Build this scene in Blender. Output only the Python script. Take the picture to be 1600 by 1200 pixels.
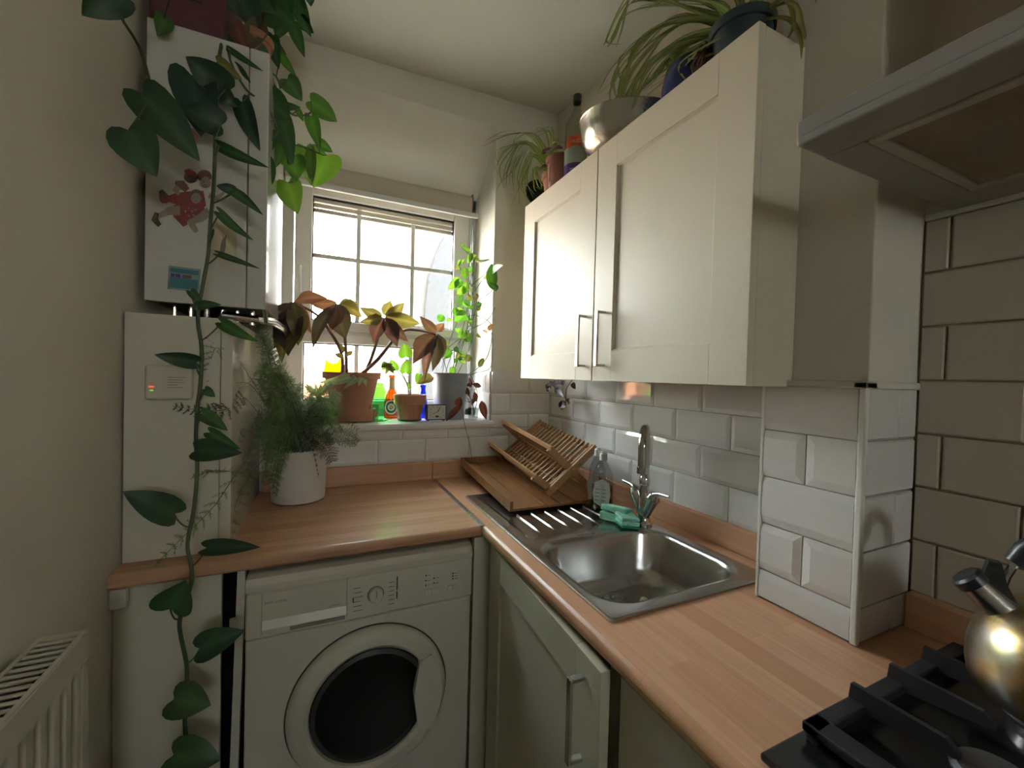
import bpy, bmesh, math, random
from mathutils import Vector as V, Matrix, Euler
for o in list(bpy.data.objects): bpy.data.objects.remove(o)
S = bpy.context.scene; COL = S.collection
PI = math.pi; rnd = random.Random(7)

# ---------------------------------------------------------------- camera, world, exposure
FPX = 651.945; CAMZ = 1.37
_y, _p, _r = -0.43267123, 1.55230782, 0.0267747
RM = Matrix.Rotation(_y, 3, 'Z') @ Matrix.Rotation(_p, 3, 'X') @ Matrix.Rotation(_r, 3, 'Z')
cd = bpy.data.cameras.new('camera'); cam = bpy.data.objects.new('camera', cd); COL.objects.link(cam)
cd.sensor_width = 36; cd.lens = FPX / 1600 * 36; cd.clip_start = 0.02
cam.matrix_world = Matrix.Translation((0, 0, CAMZ)) @ RM.to_4x4()
S.camera = cam
S.view_settings.view_transform = 'Standard'; S.view_settings.look = 'None'
S.view_settings.gamma = 1; S.view_settings.use_curve_mapping = False
S.view_settings.exposure = -0.22
SKY = 52.0
w = bpy.data.worlds.new('world'); S.world = w; w.use_nodes = True
nt = w.node_tree; nt.nodes.clear()
wo = nt.nodes.new('ShaderNodeOutputWorld'); bg = nt.nodes.new('ShaderNodeBackground')
tc = nt.nodes.new('ShaderNodeTexCoord'); sx = nt.nodes.new('ShaderNodeSeparateXYZ'); cr = nt.nodes.new('ShaderNodeValToRGB')
nt.links.new(tc.outputs['Generated'], sx.inputs[0]); nt.links.new(sx.outputs['Z'], cr.inputs[0])
cr.color_ramp.elements[0].position = 0.0; cr.color_ramp.elements[0].color = (1.0, .97, .91, 1)
cr.color_ramp.elements[1].position = 0.7; cr.color_ramp.elements[1].color = (.80, .90, 1.0, 1)
nt.links.new(cr.outputs[0], bg.inputs[0]); bg.inputs[1].default_value = SKY
nt.links.new(bg.outputs[0], wo.inputs[0])

def ray(px, py): return RM @ V((px - 800, 600 - py, -FPX))
def atx(px, py, x): d = ray(px, py); return V((0, 0, CAMZ)) + d * (x / d.x)
def aty(px, py, y): d = ray(px, py); return V((0, 0, CAMZ)) + d * (y / d.y)
def atz(px, py, z): d = ray(px, py); return V((0, 0, CAMZ)) + d * ((z - CAMZ) / d.z)

# ---------------------------------------------------------------- materials
def newmat(name):
    m = bpy.data.materials.new(name); m.use_nodes = True
    return m, m.node_tree, m.node_tree.nodes['Principled BSDF']
def mat(name, col, rough=.5, metal=0, noise=0, nscale=8, bump=0, bscale=60, trans=0, coat=0, emit=None, estr=1, ior=None, alpha=None, sss=0):
    m, nt, b = newmat(name); N = nt.nodes; L = nt.links
    b.inputs['Base Color'].default_value = (*col, 1); b.inputs['Roughness'].default_value = rough
    b.inputs['Metallic'].default_value = metal; b.inputs['Transmission Weight'].default_value = trans
    b.inputs['Coat Weight'].default_value = coat; b.inputs['Coat Roughness'].default_value = .08
    if ior: b.inputs['IOR'].default_value = ior
    if sss: b.inputs['Subsurface Weight'].default_value = sss; b.inputs['Subsurface Scale'].default_value = .01
    if emit: b.inputs['Emission Color'].default_value = (*emit, 1); b.inputs['Emission Strength'].default_value = estr
    tc = N.new('ShaderNodeTexCoord')
    if noise:
        n = N.new('ShaderNodeTexNoise'); n.inputs['Scale'].default_value = nscale; n.inputs['Detail'].default_value = 5
        L.new(tc.outputs['Object'], n.inputs['Vector'])
        mx = N.new('ShaderNodeMix'); mx.data_type = 'RGBA'
        mx.inputs[6].default_value = (*[c * (1 - noise) for c in col], 1); mx.inputs[7].default_value = (*[min(1, c * (1 + noise)) for c in col], 1)
        L.new(n.outputs['Fac'], mx.inputs[0]); L.new(mx.outputs[2], b.inputs['Base Color'])
    if bump:
        n = N.new('ShaderNodeTexNoise'); n.inputs['Scale'].default_value = bscale; n.inputs['Detail'].default_value = 6
        L.new(tc.outputs['Object'], n.inputs['Vector'])
        bp = N.new('ShaderNodeBump'); bp.inputs['Strength'].default_value = bump; bp.inputs['Distance'].default_value = .004
        L.new(n.outputs['Fac'], bp.inputs['Height']); L.new(bp.outputs[0], b.inputs['Normal'])
    return m
def wood(name, a, b_, c, along='Y', stave=.055, length=.42, rough=.34, coat=.0, grain=1.0, joints=True):
    m, nt, b = newmat(name); N = nt.nodes; L = nt.links
    tc = N.new('ShaderNodeTexCoord'); mp = N.new('ShaderNodeMapping')
    if along == 'Y': mp.inputs['Rotation'].default_value = (0, 0, PI / 2)
    if along == 'Z': mp.inputs['Rotation'].default_value = (0, PI / 2, 0)
    L.new(tc.outputs['Object'], mp.inputs[0])
    br = N.new('ShaderNodeTexBrick'); L.new(mp.outputs[0], br.inputs['Vector'])
    br.inputs['Scale'].default_value = 1; br.inputs['Brick Width'].default_value = length; br.inputs['Row Height'].default_value = stave
    br.inputs['Mortar Size'].default_value = 0.0004 if joints else 0; br.inputs['Mortar Smooth'].default_value = 1
    br.inputs['Color1'].default_value = (*a, 1); br.inputs['Color2'].default_value = (*b_, 1); br.inputs['Mortar'].default_value = (*[x * .8 for x in b_], 1)
    br.offset = .37; br.squash = 1
    sc = N.new('ShaderNodeMapping'); sc.inputs['Scale'].default_value = (3, 60, 60); L.new(mp.outputs[0], sc.inputs[0])
    n = N.new('ShaderNodeTexNoise'); n.inputs['Scale'].default_value = 1.6; n.inputs['Detail'].default_value = 7; n.inputs['Distortion'].default_value = .6
    L.new(sc.outputs[0], n.inputs['Vector'])
    s2 = N.new('ShaderNodeMapping'); s2.inputs['Scale'].default_value = (1.2, 9, 9); L.new(mp.outputs[0], s2.inputs[0])
    n2 = N.new('ShaderNodeTexNoise'); n2.inputs['Scale'].default_value = 1.3; n2.inputs['Detail'].default_value = 3; L.new(s2.outputs[0], n2.inputs['Vector'])
    mx = N.new('ShaderNodeMix'); mx.data_type = 'RGBA'; rp = N.new('ShaderNodeMapRange')
    rp.inputs[1].default_value = .35; rp.inputs[2].default_value = .75; rp.inputs[4].default_value = .55 * grain
    L.new(n.outputs['Fac'], rp.inputs[0]); L.new(rp.outputs[0], mx.inputs[0]); L.new(br.outputs['Color'], mx.inputs[6]); mx.inputs[7].default_value = (*c, 1)
    m2 = N.new('ShaderNodeMix'); m2.data_type = 'RGBA'; r2 = N.new('ShaderNodeMapRange')
    r2.inputs[1].default_value = .4; r2.inputs[2].default_value = .7; r2.inputs[4].default_value = .5
    L.new(n2.outputs['Fac'], r2.inputs[0]); L.new(r2.outputs[0], m2.inputs[0]); L.new(mx.outputs[2], m2.inputs[6]); m2.inputs[7].default_value = (*b_, 1)
    L.new(m2.outputs[2], b.inputs['Base Color']); b.inputs['Roughness'].default_value = rough; b.inputs['Coat Weight'].default_value = coat
    return m
def leafmat(name, rough=.35, tr=.5, trtint=(1.0, 1.25, .35), spec=.5):
    m, nt, b = newmat(name); N = nt.nodes; L = nt.links
    at = N.new('ShaderNodeAttribute'); at.attribute_name = 'tint'
    n = N.new('ShaderNodeTexNoise'); n.inputs['Scale'].default_value = 35; tc = N.new('ShaderNodeTexCoord'); L.new(tc.outputs['Object'], n.inputs['Vector'])
    mx = N.new('ShaderNodeMix'); mx.data_type = 'RGBA'; mx.blend_type = 'MULTIPLY'; mx.inputs[0].default_value = .35
    L.new(at.outputs['Color'], mx.inputs[6]); L.new(n.outputs['Color'], mx.inputs[7])
    L.new(mx.outputs[2], b.inputs['Base Color']); b.inputs['Roughness'].default_value = rough; b.inputs['Specular IOR Level'].default_value = spec
    t = N.new('ShaderNodeBsdfTranslucent'); m3 = N.new('ShaderNodeMix'); m3.data_type = 'RGBA'; m3.blend_type = 'MULTIPLY'; m3.inputs[0].default_value = 1
    L.new(mx.outputs[2], m3.inputs[6]); m3.inputs[7].default_value = (*trtint, 1)
    bc = N.new('ShaderNodeVectorMath'); bc.operation = 'SCALE'; bc.inputs['Scale'].default_value = 1.15
    L.new(m3.outputs[2], bc.inputs[0]); L.new(bc.outputs[0], t.inputs[0])
    ms = N.new('ShaderNodeMixShader'); ms.inputs[0].default_value = tr
    L.new(b.outputs[0], ms.inputs[1]); L.new(t.outputs[0], ms.inputs[2]); L.new(ms.outputs[0], N['Material Output'].inputs[0])
    return m
def glassmat(name, tint=(1, 1, 1), rough=.0):
    m, nt, b = newmat(name); N = nt.nodes; L = nt.links; N.remove(b)
    t = N.new('ShaderNodeBsdfTransparent'); t.inputs[0].default_value = (*tint, 1)
    g = N.new('ShaderNodeBsdfGlossy'); g.inputs['Roughness'].default_value = .02 + rough
    f = N.new('ShaderNodeFresnel'); f.inputs[0].default_value = 1.45
    ge = N.new('ShaderNodeNewGeometry'); iv = N.new('ShaderNodeMath'); iv.operation = 'SUBTRACT'; iv.inputs[0].default_value = 1; L.new(ge.outputs['Backfacing'], iv.inputs[1])
    mu = N.new('ShaderNodeMath'); mu.operation = 'MULTIPLY'; L.new(f.outputs[0], mu.inputs[0]); L.new(iv.outputs[0], mu.inputs[1])
    ms = N.new('ShaderNodeMixShader'); L.new(mu.outputs[0], ms.inputs[0]); L.new(t.outputs[0], ms.inputs[1]); L.new(g.outputs[0], ms.inputs[2])
    L.new(ms.outputs[0], N['Material Output'].inputs[0]); return m

M = dict(
 wall=mat('painted plaster', (.745, .71, .61), .75, noise=.05, nscale=3, bump=.25, bscale=18),
 wallL=mat('painted plaster left', (.77, .735, .645), .65, noise=.04, nscale=4, bump=.35, bscale=45),
 warmwall=mat('painted plaster warm', (.68, .61, .49), .7, noise=.06, nscale=4, bump=.2, bscale=30),
 ceil=mat('ceiling paint', (.72, .69, .60), .85, noise=.04, nscale=3, bump=.15, bscale=20),
 floor=mat('floor vinyl', (.25, .22, .18), .5, noise=.2, nscale=6),
 tileshade=mat('shade-toned white tile', (.60, .55, .46), .25, noise=.08, nscale=6, coat=.1),  # hob wall tile; the pillar's shade is put into this darker, warmer colour
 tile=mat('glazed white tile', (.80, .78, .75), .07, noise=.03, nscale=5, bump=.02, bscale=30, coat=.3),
 grout=mat('grout', (.42, .38, .32), .9, noise=.2, nscale=30),
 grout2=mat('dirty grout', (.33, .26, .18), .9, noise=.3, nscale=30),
 trim=mat('white plastic trim', (.82, .81, .76), .3),
 upvc=mat('white window plastic', (.80, .79, .74), .3, noise=.04, nscale=9),
 dark=mat('dark void', (.015, .015, .02), .6),
 cream=mat('cream lacquer', (.68, .625, .485), .5, noise=.03, nscale=3, coat=0),
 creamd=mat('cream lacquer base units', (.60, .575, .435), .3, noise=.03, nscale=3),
 white=mat('white enamel', (.63, .595, .49), .3, noise=.03, nscale=4),
 boiler=mat('boiler enamel', (.68, .67, .63), .16, noise=.03, nscale=4, coat=.4),
 boxing=mat('painted boxing', (.70, .67, .56), .3, noise=.03, nscale=5),
 boxside=mat('glossy boxing side', (.72, .68, .57), .13, noise=.03, nscale=5, bump=.06, bscale=9, coat=.4),
 steel=mat('brushed stainless', (.60, .59, .57), .22, metal=1, noise=.12, nscale=7, bump=.05, bscale=90),
 chrome=mat('chrome', (.72, .72, .72), .07, metal=1),
 nickel=mat('brushed nickel', (.66, .62, .57), .25, metal=1),
 hood=mat('painted grey metal', (.36, .35, .325), .35, metal=.3, noise=.05),
 filt=mat('greasy filter mesh', (.30, .235, .165), .6, metal=.3, noise=.25, nscale=14, bump=1, bscale=400),
 frame=mat('filter frame', (.48, .46, .38), .4, metal=.3),
 black=mat('black enamel', (.012, .012, .014), .22, coat=.2),
 iron=mat('cast iron', (.02, .02, .022), .5, bump=.2, bscale=200),
 rubber=mat('black plastic', (.02, .02, .022), .35),
 terra=mat('terracotta', (.37, .17, .105), .85, noise=.3, nscale=12, bump=.2, bscale=60),
 terrad=mat('dark terracotta', (.26, .11, .07), .6, noise=.3, nscale=12),
 soil=mat('soil', (.05, .035, .025), .95, noise=.4, nscale=40, bump=1, bscale=90),
 zinc=mat('galvanised zinc', (.25, .265, .29), .42, metal=.45, noise=.22, nscale=14),
 potw=mat('white glazed pot', (.66, .64, .60), .5, noise=.05, nscale=9),
 maroon=mat('maroon box', (.10, .028, .04), .6, noise=.15),
 navy=mat('navy pot', (.01, .02, .09), .25), darkpot=mat('dark green pot', (.02, .04, .045), .45, noise=.2),
 blindf=mat('blind fabric', (.60, .53, .42), .8, noise=.05, nscale=20, bump=.2, bscale=300),
 glass=glassmat('window glass', (.96, .98, .98)), clear=glassmat('clear bottle glass', (.85, .87, .86)),
 glgreen=glassmat('green bottle glass', (.34, .92, .45)), glcap=glassmat('lime plastic', (.5, .95, .25), .2),
 glamber=glassmat('amber glass', (.68, .27, .05)), glblue=glassmat('blue glass', (.10, .2, .95)),
 glyel=glassmat('yellow glass', (1, .83, .0)), liq=glassmat('yellow soap', (.66, .52, .02)), water=glassmat('jar water', (.93, .94, .88)),
 sponge=mat('green sponge', (.27, .62, .46), .9, noise=.2, nscale=60, bump=1, bscale=200),
 spongea=mat('scourer', (.03, .22, .14), .95, bump=1, bscale=300),
 label=mat('paper label', (.62, .62, .57), .6, noise=.1), ink=mat('print ink', (.05, .05, .05), .6), inkg=mat('grey print', (.22, .22, .2), .6),
 orange=mat('orange label', (.62, .10, .02), .6), purple=mat('purple label', (.09, .03, .20), .6), pgreen=mat('pale green label', (.34, .42, .33), .6),
 hammered=mat('hammered metal', (.62, .60, .53), .25, metal=1, noise=.2, bump=.7, bscale=28),
 pale=mat('pale dried leaf', (.66, .67, .52), .8, noise=.2), brown=mat('dead leaf', (.20, .07, .035), .7, noise=.4, nscale=30),
 led=mat('red light', (.8, .05, .05), .4, emit=(1, .1, .08), estr=1.5), ledg=mat('green light', (.4, .8, .1), .4, emit=(.5, .9, .1), estr=1),
 stem=mat('green stem', (.065, .09, .045), .6, noise=.3, nscale=20), stemr=mat('red brown stem', (.17, .075, .05), .6, noise=.3), stemd=mat('dry stem', (.13, .075, .05), .8),
 leafG=leafmat('pothos leaf', .42, .36), leafF=leafmat('fern foliage', .6, .35, (1,1.05,.7)), leafP=leafmat('palmate leaf', .3, .33, (1.05, .9, .45)), leafS=leafmat('strap leaf', .4, .35, (1, 1.05, .4)),
 leafT=leafmat('purple leaf', .4, .15, (1, .6, .6)),
 yellowcard=mat('cream card', (.62, .56, .38), .7), teal=mat('teal card', (.045, .19, .23), .6, noise=.1), teal2=mat('grey blue card', (.24, .32, .33), .6),
 skin=mat('print skin', (.34, .27, .225), .6, noise=.25, nscale=60), red=mat('print red', (.25, .05, .05), .6, noise=.5, nscale=80), redb=mat('print brown', (.16, .085, .07), .6, noise=.3, nscale=60),
 pink=mat('pink disc', (.50, .17, .17), .6, noise=.15, nscale=40),
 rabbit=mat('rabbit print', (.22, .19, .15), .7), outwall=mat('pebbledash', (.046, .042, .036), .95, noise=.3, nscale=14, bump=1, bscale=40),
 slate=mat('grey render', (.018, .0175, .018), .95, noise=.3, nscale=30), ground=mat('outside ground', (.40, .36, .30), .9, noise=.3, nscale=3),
 brick=mat('orange brick', (.50, .20, .09), .9, noise=.2), wmglass=mat('washer window glass', (.006, .006, .007), .12, noise=0),
 gasket=mat('door bowl', (.045, .05, .045), .25), btn=mat('button', (.66, .64, .58), .35), dry=mat('dry brown mass', (.10, .06, .03), .9, noise=.4),
)
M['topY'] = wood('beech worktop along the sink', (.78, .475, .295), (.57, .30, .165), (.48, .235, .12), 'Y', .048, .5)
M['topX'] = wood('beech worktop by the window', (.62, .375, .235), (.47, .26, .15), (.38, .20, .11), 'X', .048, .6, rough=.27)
M['bamboo'] = wood('bamboo', (.31, .145, .045), (.22, .095, .027), (.15, .06, .016), 'Y', .03, 1, rough=.45, joints=False)
M['bamboor'] = wood('bamboo rack', (.46, .265, .115), (.37, .20, .08), (.26, .13, .045), 'Y', .03, 1, rough=.5, joints=False)
M['bamboop'] = mat('pale cut bamboo', (.62, .50, .36), .6)
# worn kettle steel
def kettlemat():
    m, nt, b = newmat('tarnished steel'); N = nt.nodes; L = nt.links
    tc = N.new('ShaderNodeTexCoord'); n = N.new('ShaderNodeTexNoise'); n.inputs['Scale'].default_value = 17; n.inputs['Detail'].default_value = 9
    L.new(tc.outputs['Object'], n.inputs['Vector']); r = N.new('ShaderNodeValToRGB'); L.new(n.outputs['Fac'], r.inputs[0])
    e = r.color_ramp.elements; e[0].position = .35; e[0].color = (.10, .065, .05, 1); e[1].position = .62; e[1].color = (.62, .58, .52, 1)
    k = r.color_ramp.elements.new(.48); k.color = (.50, .36, .16, 1)
    L.new(r.outputs[0], b.inputs['Base Color']); b.inputs['Metallic'].default_value = 1; b.inputs['Roughness'].default_value = .3
    return m
M['kettle'] = kettlemat()

# ---------------------------------------------------------------- mesh builder
class MB:
    def __init__(s): s.v = []; s.f = []; s.m = []; s.sm = []; s.mats = []; s.t = {}; s.cur = 0; s.tint = None
    def use(s, m):
        if m not in s.mats: s.mats.append(m)
        s.cur = s.mats.index(m); return s
    def add(s, vs, fs, smooth=False, tint=None):
        o = len(s.v); s.v += [V(p) for p in vs]
        for f in fs: s.f.append([i + o for i in f]); s.m.append(s.cur); s.sm.append(smooth)
        if tint is not None:
            if isinstance(tint, tuple): tint = [tint] * len(vs)
            for i, c in enumerate(tint): s.t[o + i] = c
        return s
    def box(s, x0, x1, y0, y1, z0, z1, b=0, R=None, o=None):
        if x0 > x1: x0, x1 = x1, x0
        if y0 > y1: y0, y1 = y1, y0
        if z0 > z1: z0, z1 = z1, z0
        if not b:
            vs = [V((x, y, z)) for x in (x0, x1) for y in (y0, y1) for z in (z0, z1)]
            fs = [(0, 1, 3, 2), (4, 6, 7, 5), (0, 4, 5, 1), (2, 3, 7, 6), (0, 2, 6, 4), (1, 5, 7, 3)]
            sm = False
        else:
            bm = bmesh.new(); bmesh.ops.create_cube(bm, size=1)
            for q in bm.verts: q.co = V(((x0 + x1) / 2 + q.co.x * (x1 - x0), (y0 + y1) / 2 + q.co.y * (y1 - y0), (z0 + z1) / 2 + q.co.z * (z1 - z0)))
            bmesh.ops.bevel(bm, geom=bm.edges[:], offset=b, segments=3, profile=.5, affect='EDGES')
            bm.verts.index_update(); vs = [q.co.copy() for q in bm.verts]; fs = [[q.index for q in f.verts] for f in bm.faces]; bm.free(); sm = False
        if R is not None:
            c = V(o) if o is not None else V(((x0 + x1) / 2, (y0 + y1) / 2, (z0 + z1) / 2)); vs = [c + R @ (p - c) for p in vs]
        return s.add(vs, fs, sm)
    def beam(s, a, b, wd, th, up=(0, 0, 1)):
        a = V(a); b = V(b); d = (b - a).normalized(); up = V(up); sd = d.cross(up)
        if sd.length < 1e-4: sd = d.cross(V((1, 0, 0)))
        sd.normalize(); u = sd.cross(d)
        vs = [p + sd * (i * wd / 2) + u * (j * th / 2) for p in (a, b) for i in (-1, 1) for j in (-1, 1)]
        return s.add(vs, [(0, 1, 3, 2), (4, 6, 7, 5), (0, 4, 5, 1), (2, 3, 7, 6), (0, 2, 6, 4), (1, 5, 7, 3)])
    def tube(s, pts, r, n=8, cap=True, tint=None):
        pts = [V(p) for p in pts]; k = len(pts); rs = r if isinstance(r, (list, tuple)) else [r] * k
        vs = []; t0 = (pts[1] - pts[0]).normalized(); a = t0.orthogonal().normalized()
        for i in range(k):
            t = (pts[min(i + 1, k - 1)] - pts[max(i - 1, 0)]).normalized()
            a = (a - t * a.dot(t)); a = a.normalized() if a.length > 1e-6 else t.orthogonal().normalized(); b = t.cross(a)
            for j in range(n): an = 2 * PI * j / n; vs.append(pts[i] + (a * math.cos(an) + b * math.sin(an)) * rs[i])
        fs = [(i * n + j, i * n + (j + 1) % n, (i + 1) * n + (j + 1) % n, (i + 1) * n + j) for i in range(k - 1) for j in range(n)]
        if cap: fs += [tuple(range(n - 1, -1, -1)), tuple((k - 1) * n + j for j in range(n))]
        return s.add(vs, fs, True, tint)
    def lathe(s, prof, c, n=40, axis='Z', sx=1, sy=1):
        c = V(c); vs = []; k = len(prof)
        for r, z in prof:
            for j in range(n):
                an = 2 * PI * j / n; x, y = r * math.cos(an) * sx, r * math.sin(an) * sy
                vs.append(c + {'Z': V((x, y, z)), 'Y': V((x, z, y)), 'X': V((z, x, y))}[axis])
        fs = [(i * n + j, i * n + (j + 1) % n, (i + 1) * n + (j + 1) % n, (i + 1) * n + j) for i in range(k - 1) for j in range(n)]
        return s.add(vs, fs, True)
    def disc(s, c, r, axis='Z', n=32, th=.002):
        return s.lathe([(0.0001, 0), (r, 0), (r, th), (0.0001, th)], c, n, axis)
    def prism(s, poly, off):
        n = len(poly); off = V(off); vs = [V(p) for p in poly] + [V(p) + off for p in poly]
        return s.add(vs, [tuple(range(n)), tuple(range(2 * n - 1, n - 1, -1))] + [(i, i + n, (i + 1) % n + n, (i + 1) % n) for i in range(n)])
    def build(s, name, m=None, parent=None, kind=None, sharp=35, **tags):
        me = bpy.data.meshes.new(name); off = V((0, 0, 0)); q = parent
        while q is not None: off += q.location; q = q.parent
        me.from_pydata([p - off for p in s.v], [], s.f)
        ms = s.mats or [m]
        for x in ms: me.materials.append(M[x] if isinstance(x, str) else x)
        for i, p in enumerate(me.polygons): p.material_index = s.m[i] if s.mats else 0; p.use_smooth = s.sm[i]
        if s.t:
            at = me.color_attributes.new('tint', 'FLOAT_COLOR', 'POINT')
            for i in range(len(s.v)): at.data[i].color = (*s.t.get(i, (.1, .2, .05)), 1)
        bm = bmesh.new(); bm.from_mesh(me)
        if not s.t: bmesh.ops.recalc_face_normals(bm, faces=bm.faces)
        for e in bm.edges:
            if len(e.link_faces) == 2 and e.calc_face_angle(0) > math.radians(sharp): e.smooth = False
        bm.to_mesh(me); bm.free()
        o = bpy.data.objects.new(name, me); COL.objects.link(o)
        if parent is not None: o.parent = parent
        if kind: o['kind'] = kind
        for k_, v_ in tags.items(): o[k_] = v_
        return o
def thing(name, label, cat, loc=(0, 0, 0), group=None, kind=None):
    o = bpy.data.objects.new(name, None); COL.objects.link(o); o.location = loc; o.empty_display_size = .05
    if label: o['label'] = label; o['category'] = cat
    if group: o['group'] = group
    if kind: o['kind'] = kind
    return o
def text(name, body, size, origin, right, up, m, parent, extrude=.0004, align='LEFT', bold=0):
    c = bpy.data.curves.new(name, 'FONT'); c.body = body; c.size = size; c.extrude = extrude; c.align_x = align; c.offset = bold
    t = bpy.data.objects.new('tmp', c); COL.objects.link(t); bpy.context.view_layer.update()
    dg = bpy.context.evaluated_depsgraph_get(); me = bpy.data.meshes.new_from_object(t.evaluated_get(dg)); bpy.data.objects.remove(t)
    r = V(right).normalized(); u = V(up).normalized(); nn = r.cross(u); off = V((0, 0, 0)); q = parent
    while q is not None: off += q.location; q = q.parent
    for vt in me.vertices: p = vt.co.copy(); vt.co = V(origin) - off + r * p.x + u * p.y + nn * p.z
    me.materials.clear(); me.materials.append(M[m])
    o = bpy.data.objects.new(name, me); COL.objects.link(o); o.parent = parent; return o
def bez(p0, p1, p2, n=10): return [V(p0) * (1 - t) ** 2 + V(p1) * 2 * t * (1 - t) + V(p2) * t * t for t in [i / n for i in range(n + 1)]]
def smoothpath(P, sub=4):
    P = [V(p) for p in P]; out = []
    for i in range(len(P) - 1):
        a, b, c, d = P[max(i - 1, 0)], P[i], P[i + 1], P[min(i + 2, len(P) - 1)]
        for k in range(sub):
            t = k / sub; out.append(.5 * ((2 * b) + (c - a) * t + (2 * a - 5 * b + 4 * c - d) * t * t + (3 * b - a - 3 * c + d) * t ** 3))
    return out + [P[-1]]

# ---------------------------------------------------------------- the room
XL, XW, YW, YB = -0.422, 1.077, 1.86, -2.6
XO0, XO1 = -.165, .746              # window opening
WY = 2.13                           # inner face of the window frame
Zs, Zt = 1.155, 2.55
def ceilz(x, y): return 2.69 + .06 * (x - XW) + .10 * (max(y, 1.0) - YW)
m = MB(); m.box(-3.0, XL, -2.8, 2.4, -.1, 3.0) ; m.build('wall_left', 'wallL', kind='structure')
m = MB(); m.box(XW, XW + .25, YB - .2, 2.4, -.1, 3.0); wr = m.build('wall_right', 'warmwall', kind='structure')
m = MB()
m.box(XL - .2, XO0, YW, 2.32, -.1, 3.0); m.box(XO1, XW + .1, YW, 2.32, -.1, 3.0); m.box(XO0, XO1, YW, 2.32, -.1, Zs - .03)
sec = [(YW, Zt), (YW + .03, Zt - .035), (WY - .03, 2.315), (WY, 2.30), (2.32, 2.30), (2.32, 3.0), (YW, 3.0)]
m.prism([(XO0, y, z) for y, z in sec], (XO1 - XO0, 0, 0))
wf = m.build('wall_front', 'wall', kind='structure')
m = MB()
m.box(-3.0, 0, YB - .2, YB, -.1, 3.0); m.box(.5, XW + .2, YB - .2, YB, -.1, 3.0); m.box(0, .5, YB - .2, YB, -.1, 1.6); m.box(0, .5, YB - .2, YB, 1.95, 3.0)
m.build('wall_back', 'wall', kind='structure')
wb = thing('fill_window', None, None, kind='structure')  # unseen window behind the camera, added to let in weak sky fill
m = MB()
for a in ((0, .04, 1.6, 1.95), (.46, .5, 1.6, 1.95), (.04, .46, 1.6, 1.64), (.04, .46, 1.91, 1.95)): m.box(a[0], a[1], YB - .12, YB - .05, a[2], a[3], .004)
m.build('window_frame', 'upvc', wb)
m = MB(); m.box(.04, .46, YB - .09, YB - .084, 1.64, 1.91); m.build('window_pane', 'glass', wb)
m = MB(); m.box(-3, 1.4, YB - .2, 2.4, -.2, 0); m.build('floor', 'floor', kind='structure')
m = MB(); ys = [YB - .2, 1.0, 1.3, 1.6, YW, 2.4]
vs = []; 
for y in ys:
    for x in (-3.0, 1.4): z = ceilz(x if x > -1 else -1, min(y, YW)); vs += [(x, y, z), (x, y, z + .25)]
fs = []
for i in range(len(ys) - 1): a = i * 4; fs += [(a, a + 4, a + 6, a + 2), (a + 1, a + 3, a + 7, a + 5), (a, a + 1, a + 5, a + 4), (a + 2, a + 6, a + 7, a + 3)]
fs += [(0, 2, 3, 1), (4 * len(ys) - 4, 4 * len(ys) - 3, 4 * len(ys) - 1, 4 * len(ys) - 2)]
m.add(vs, fs, True); m.build('ceiling', 'ceil', kind='structure')
# chimney-like column on the right wall
CX, CY0, CY1 = .884, .41, .60
m = MB(); m.use('wall').box(CX + .016, XW + .01, CY0 + .003, CY1, 1.376, 2.9, .004)
m.use('grout').box(CX + .007, XW + .01, CY0 + .007, CY1 - .002, .9, 1.374)
colm = m.build('wall_pillar', kind='structure')
m = MB(); m.box(CX - .004, XW, CY0 - .004, CY0 + .02, 1.364, 1.378, .003); m.box(CX - .004, CX + .03, CY0 - .004, .556, 1.364, 1.378, .003); m.build('trim_1', 'wall', kind='structure')

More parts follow.
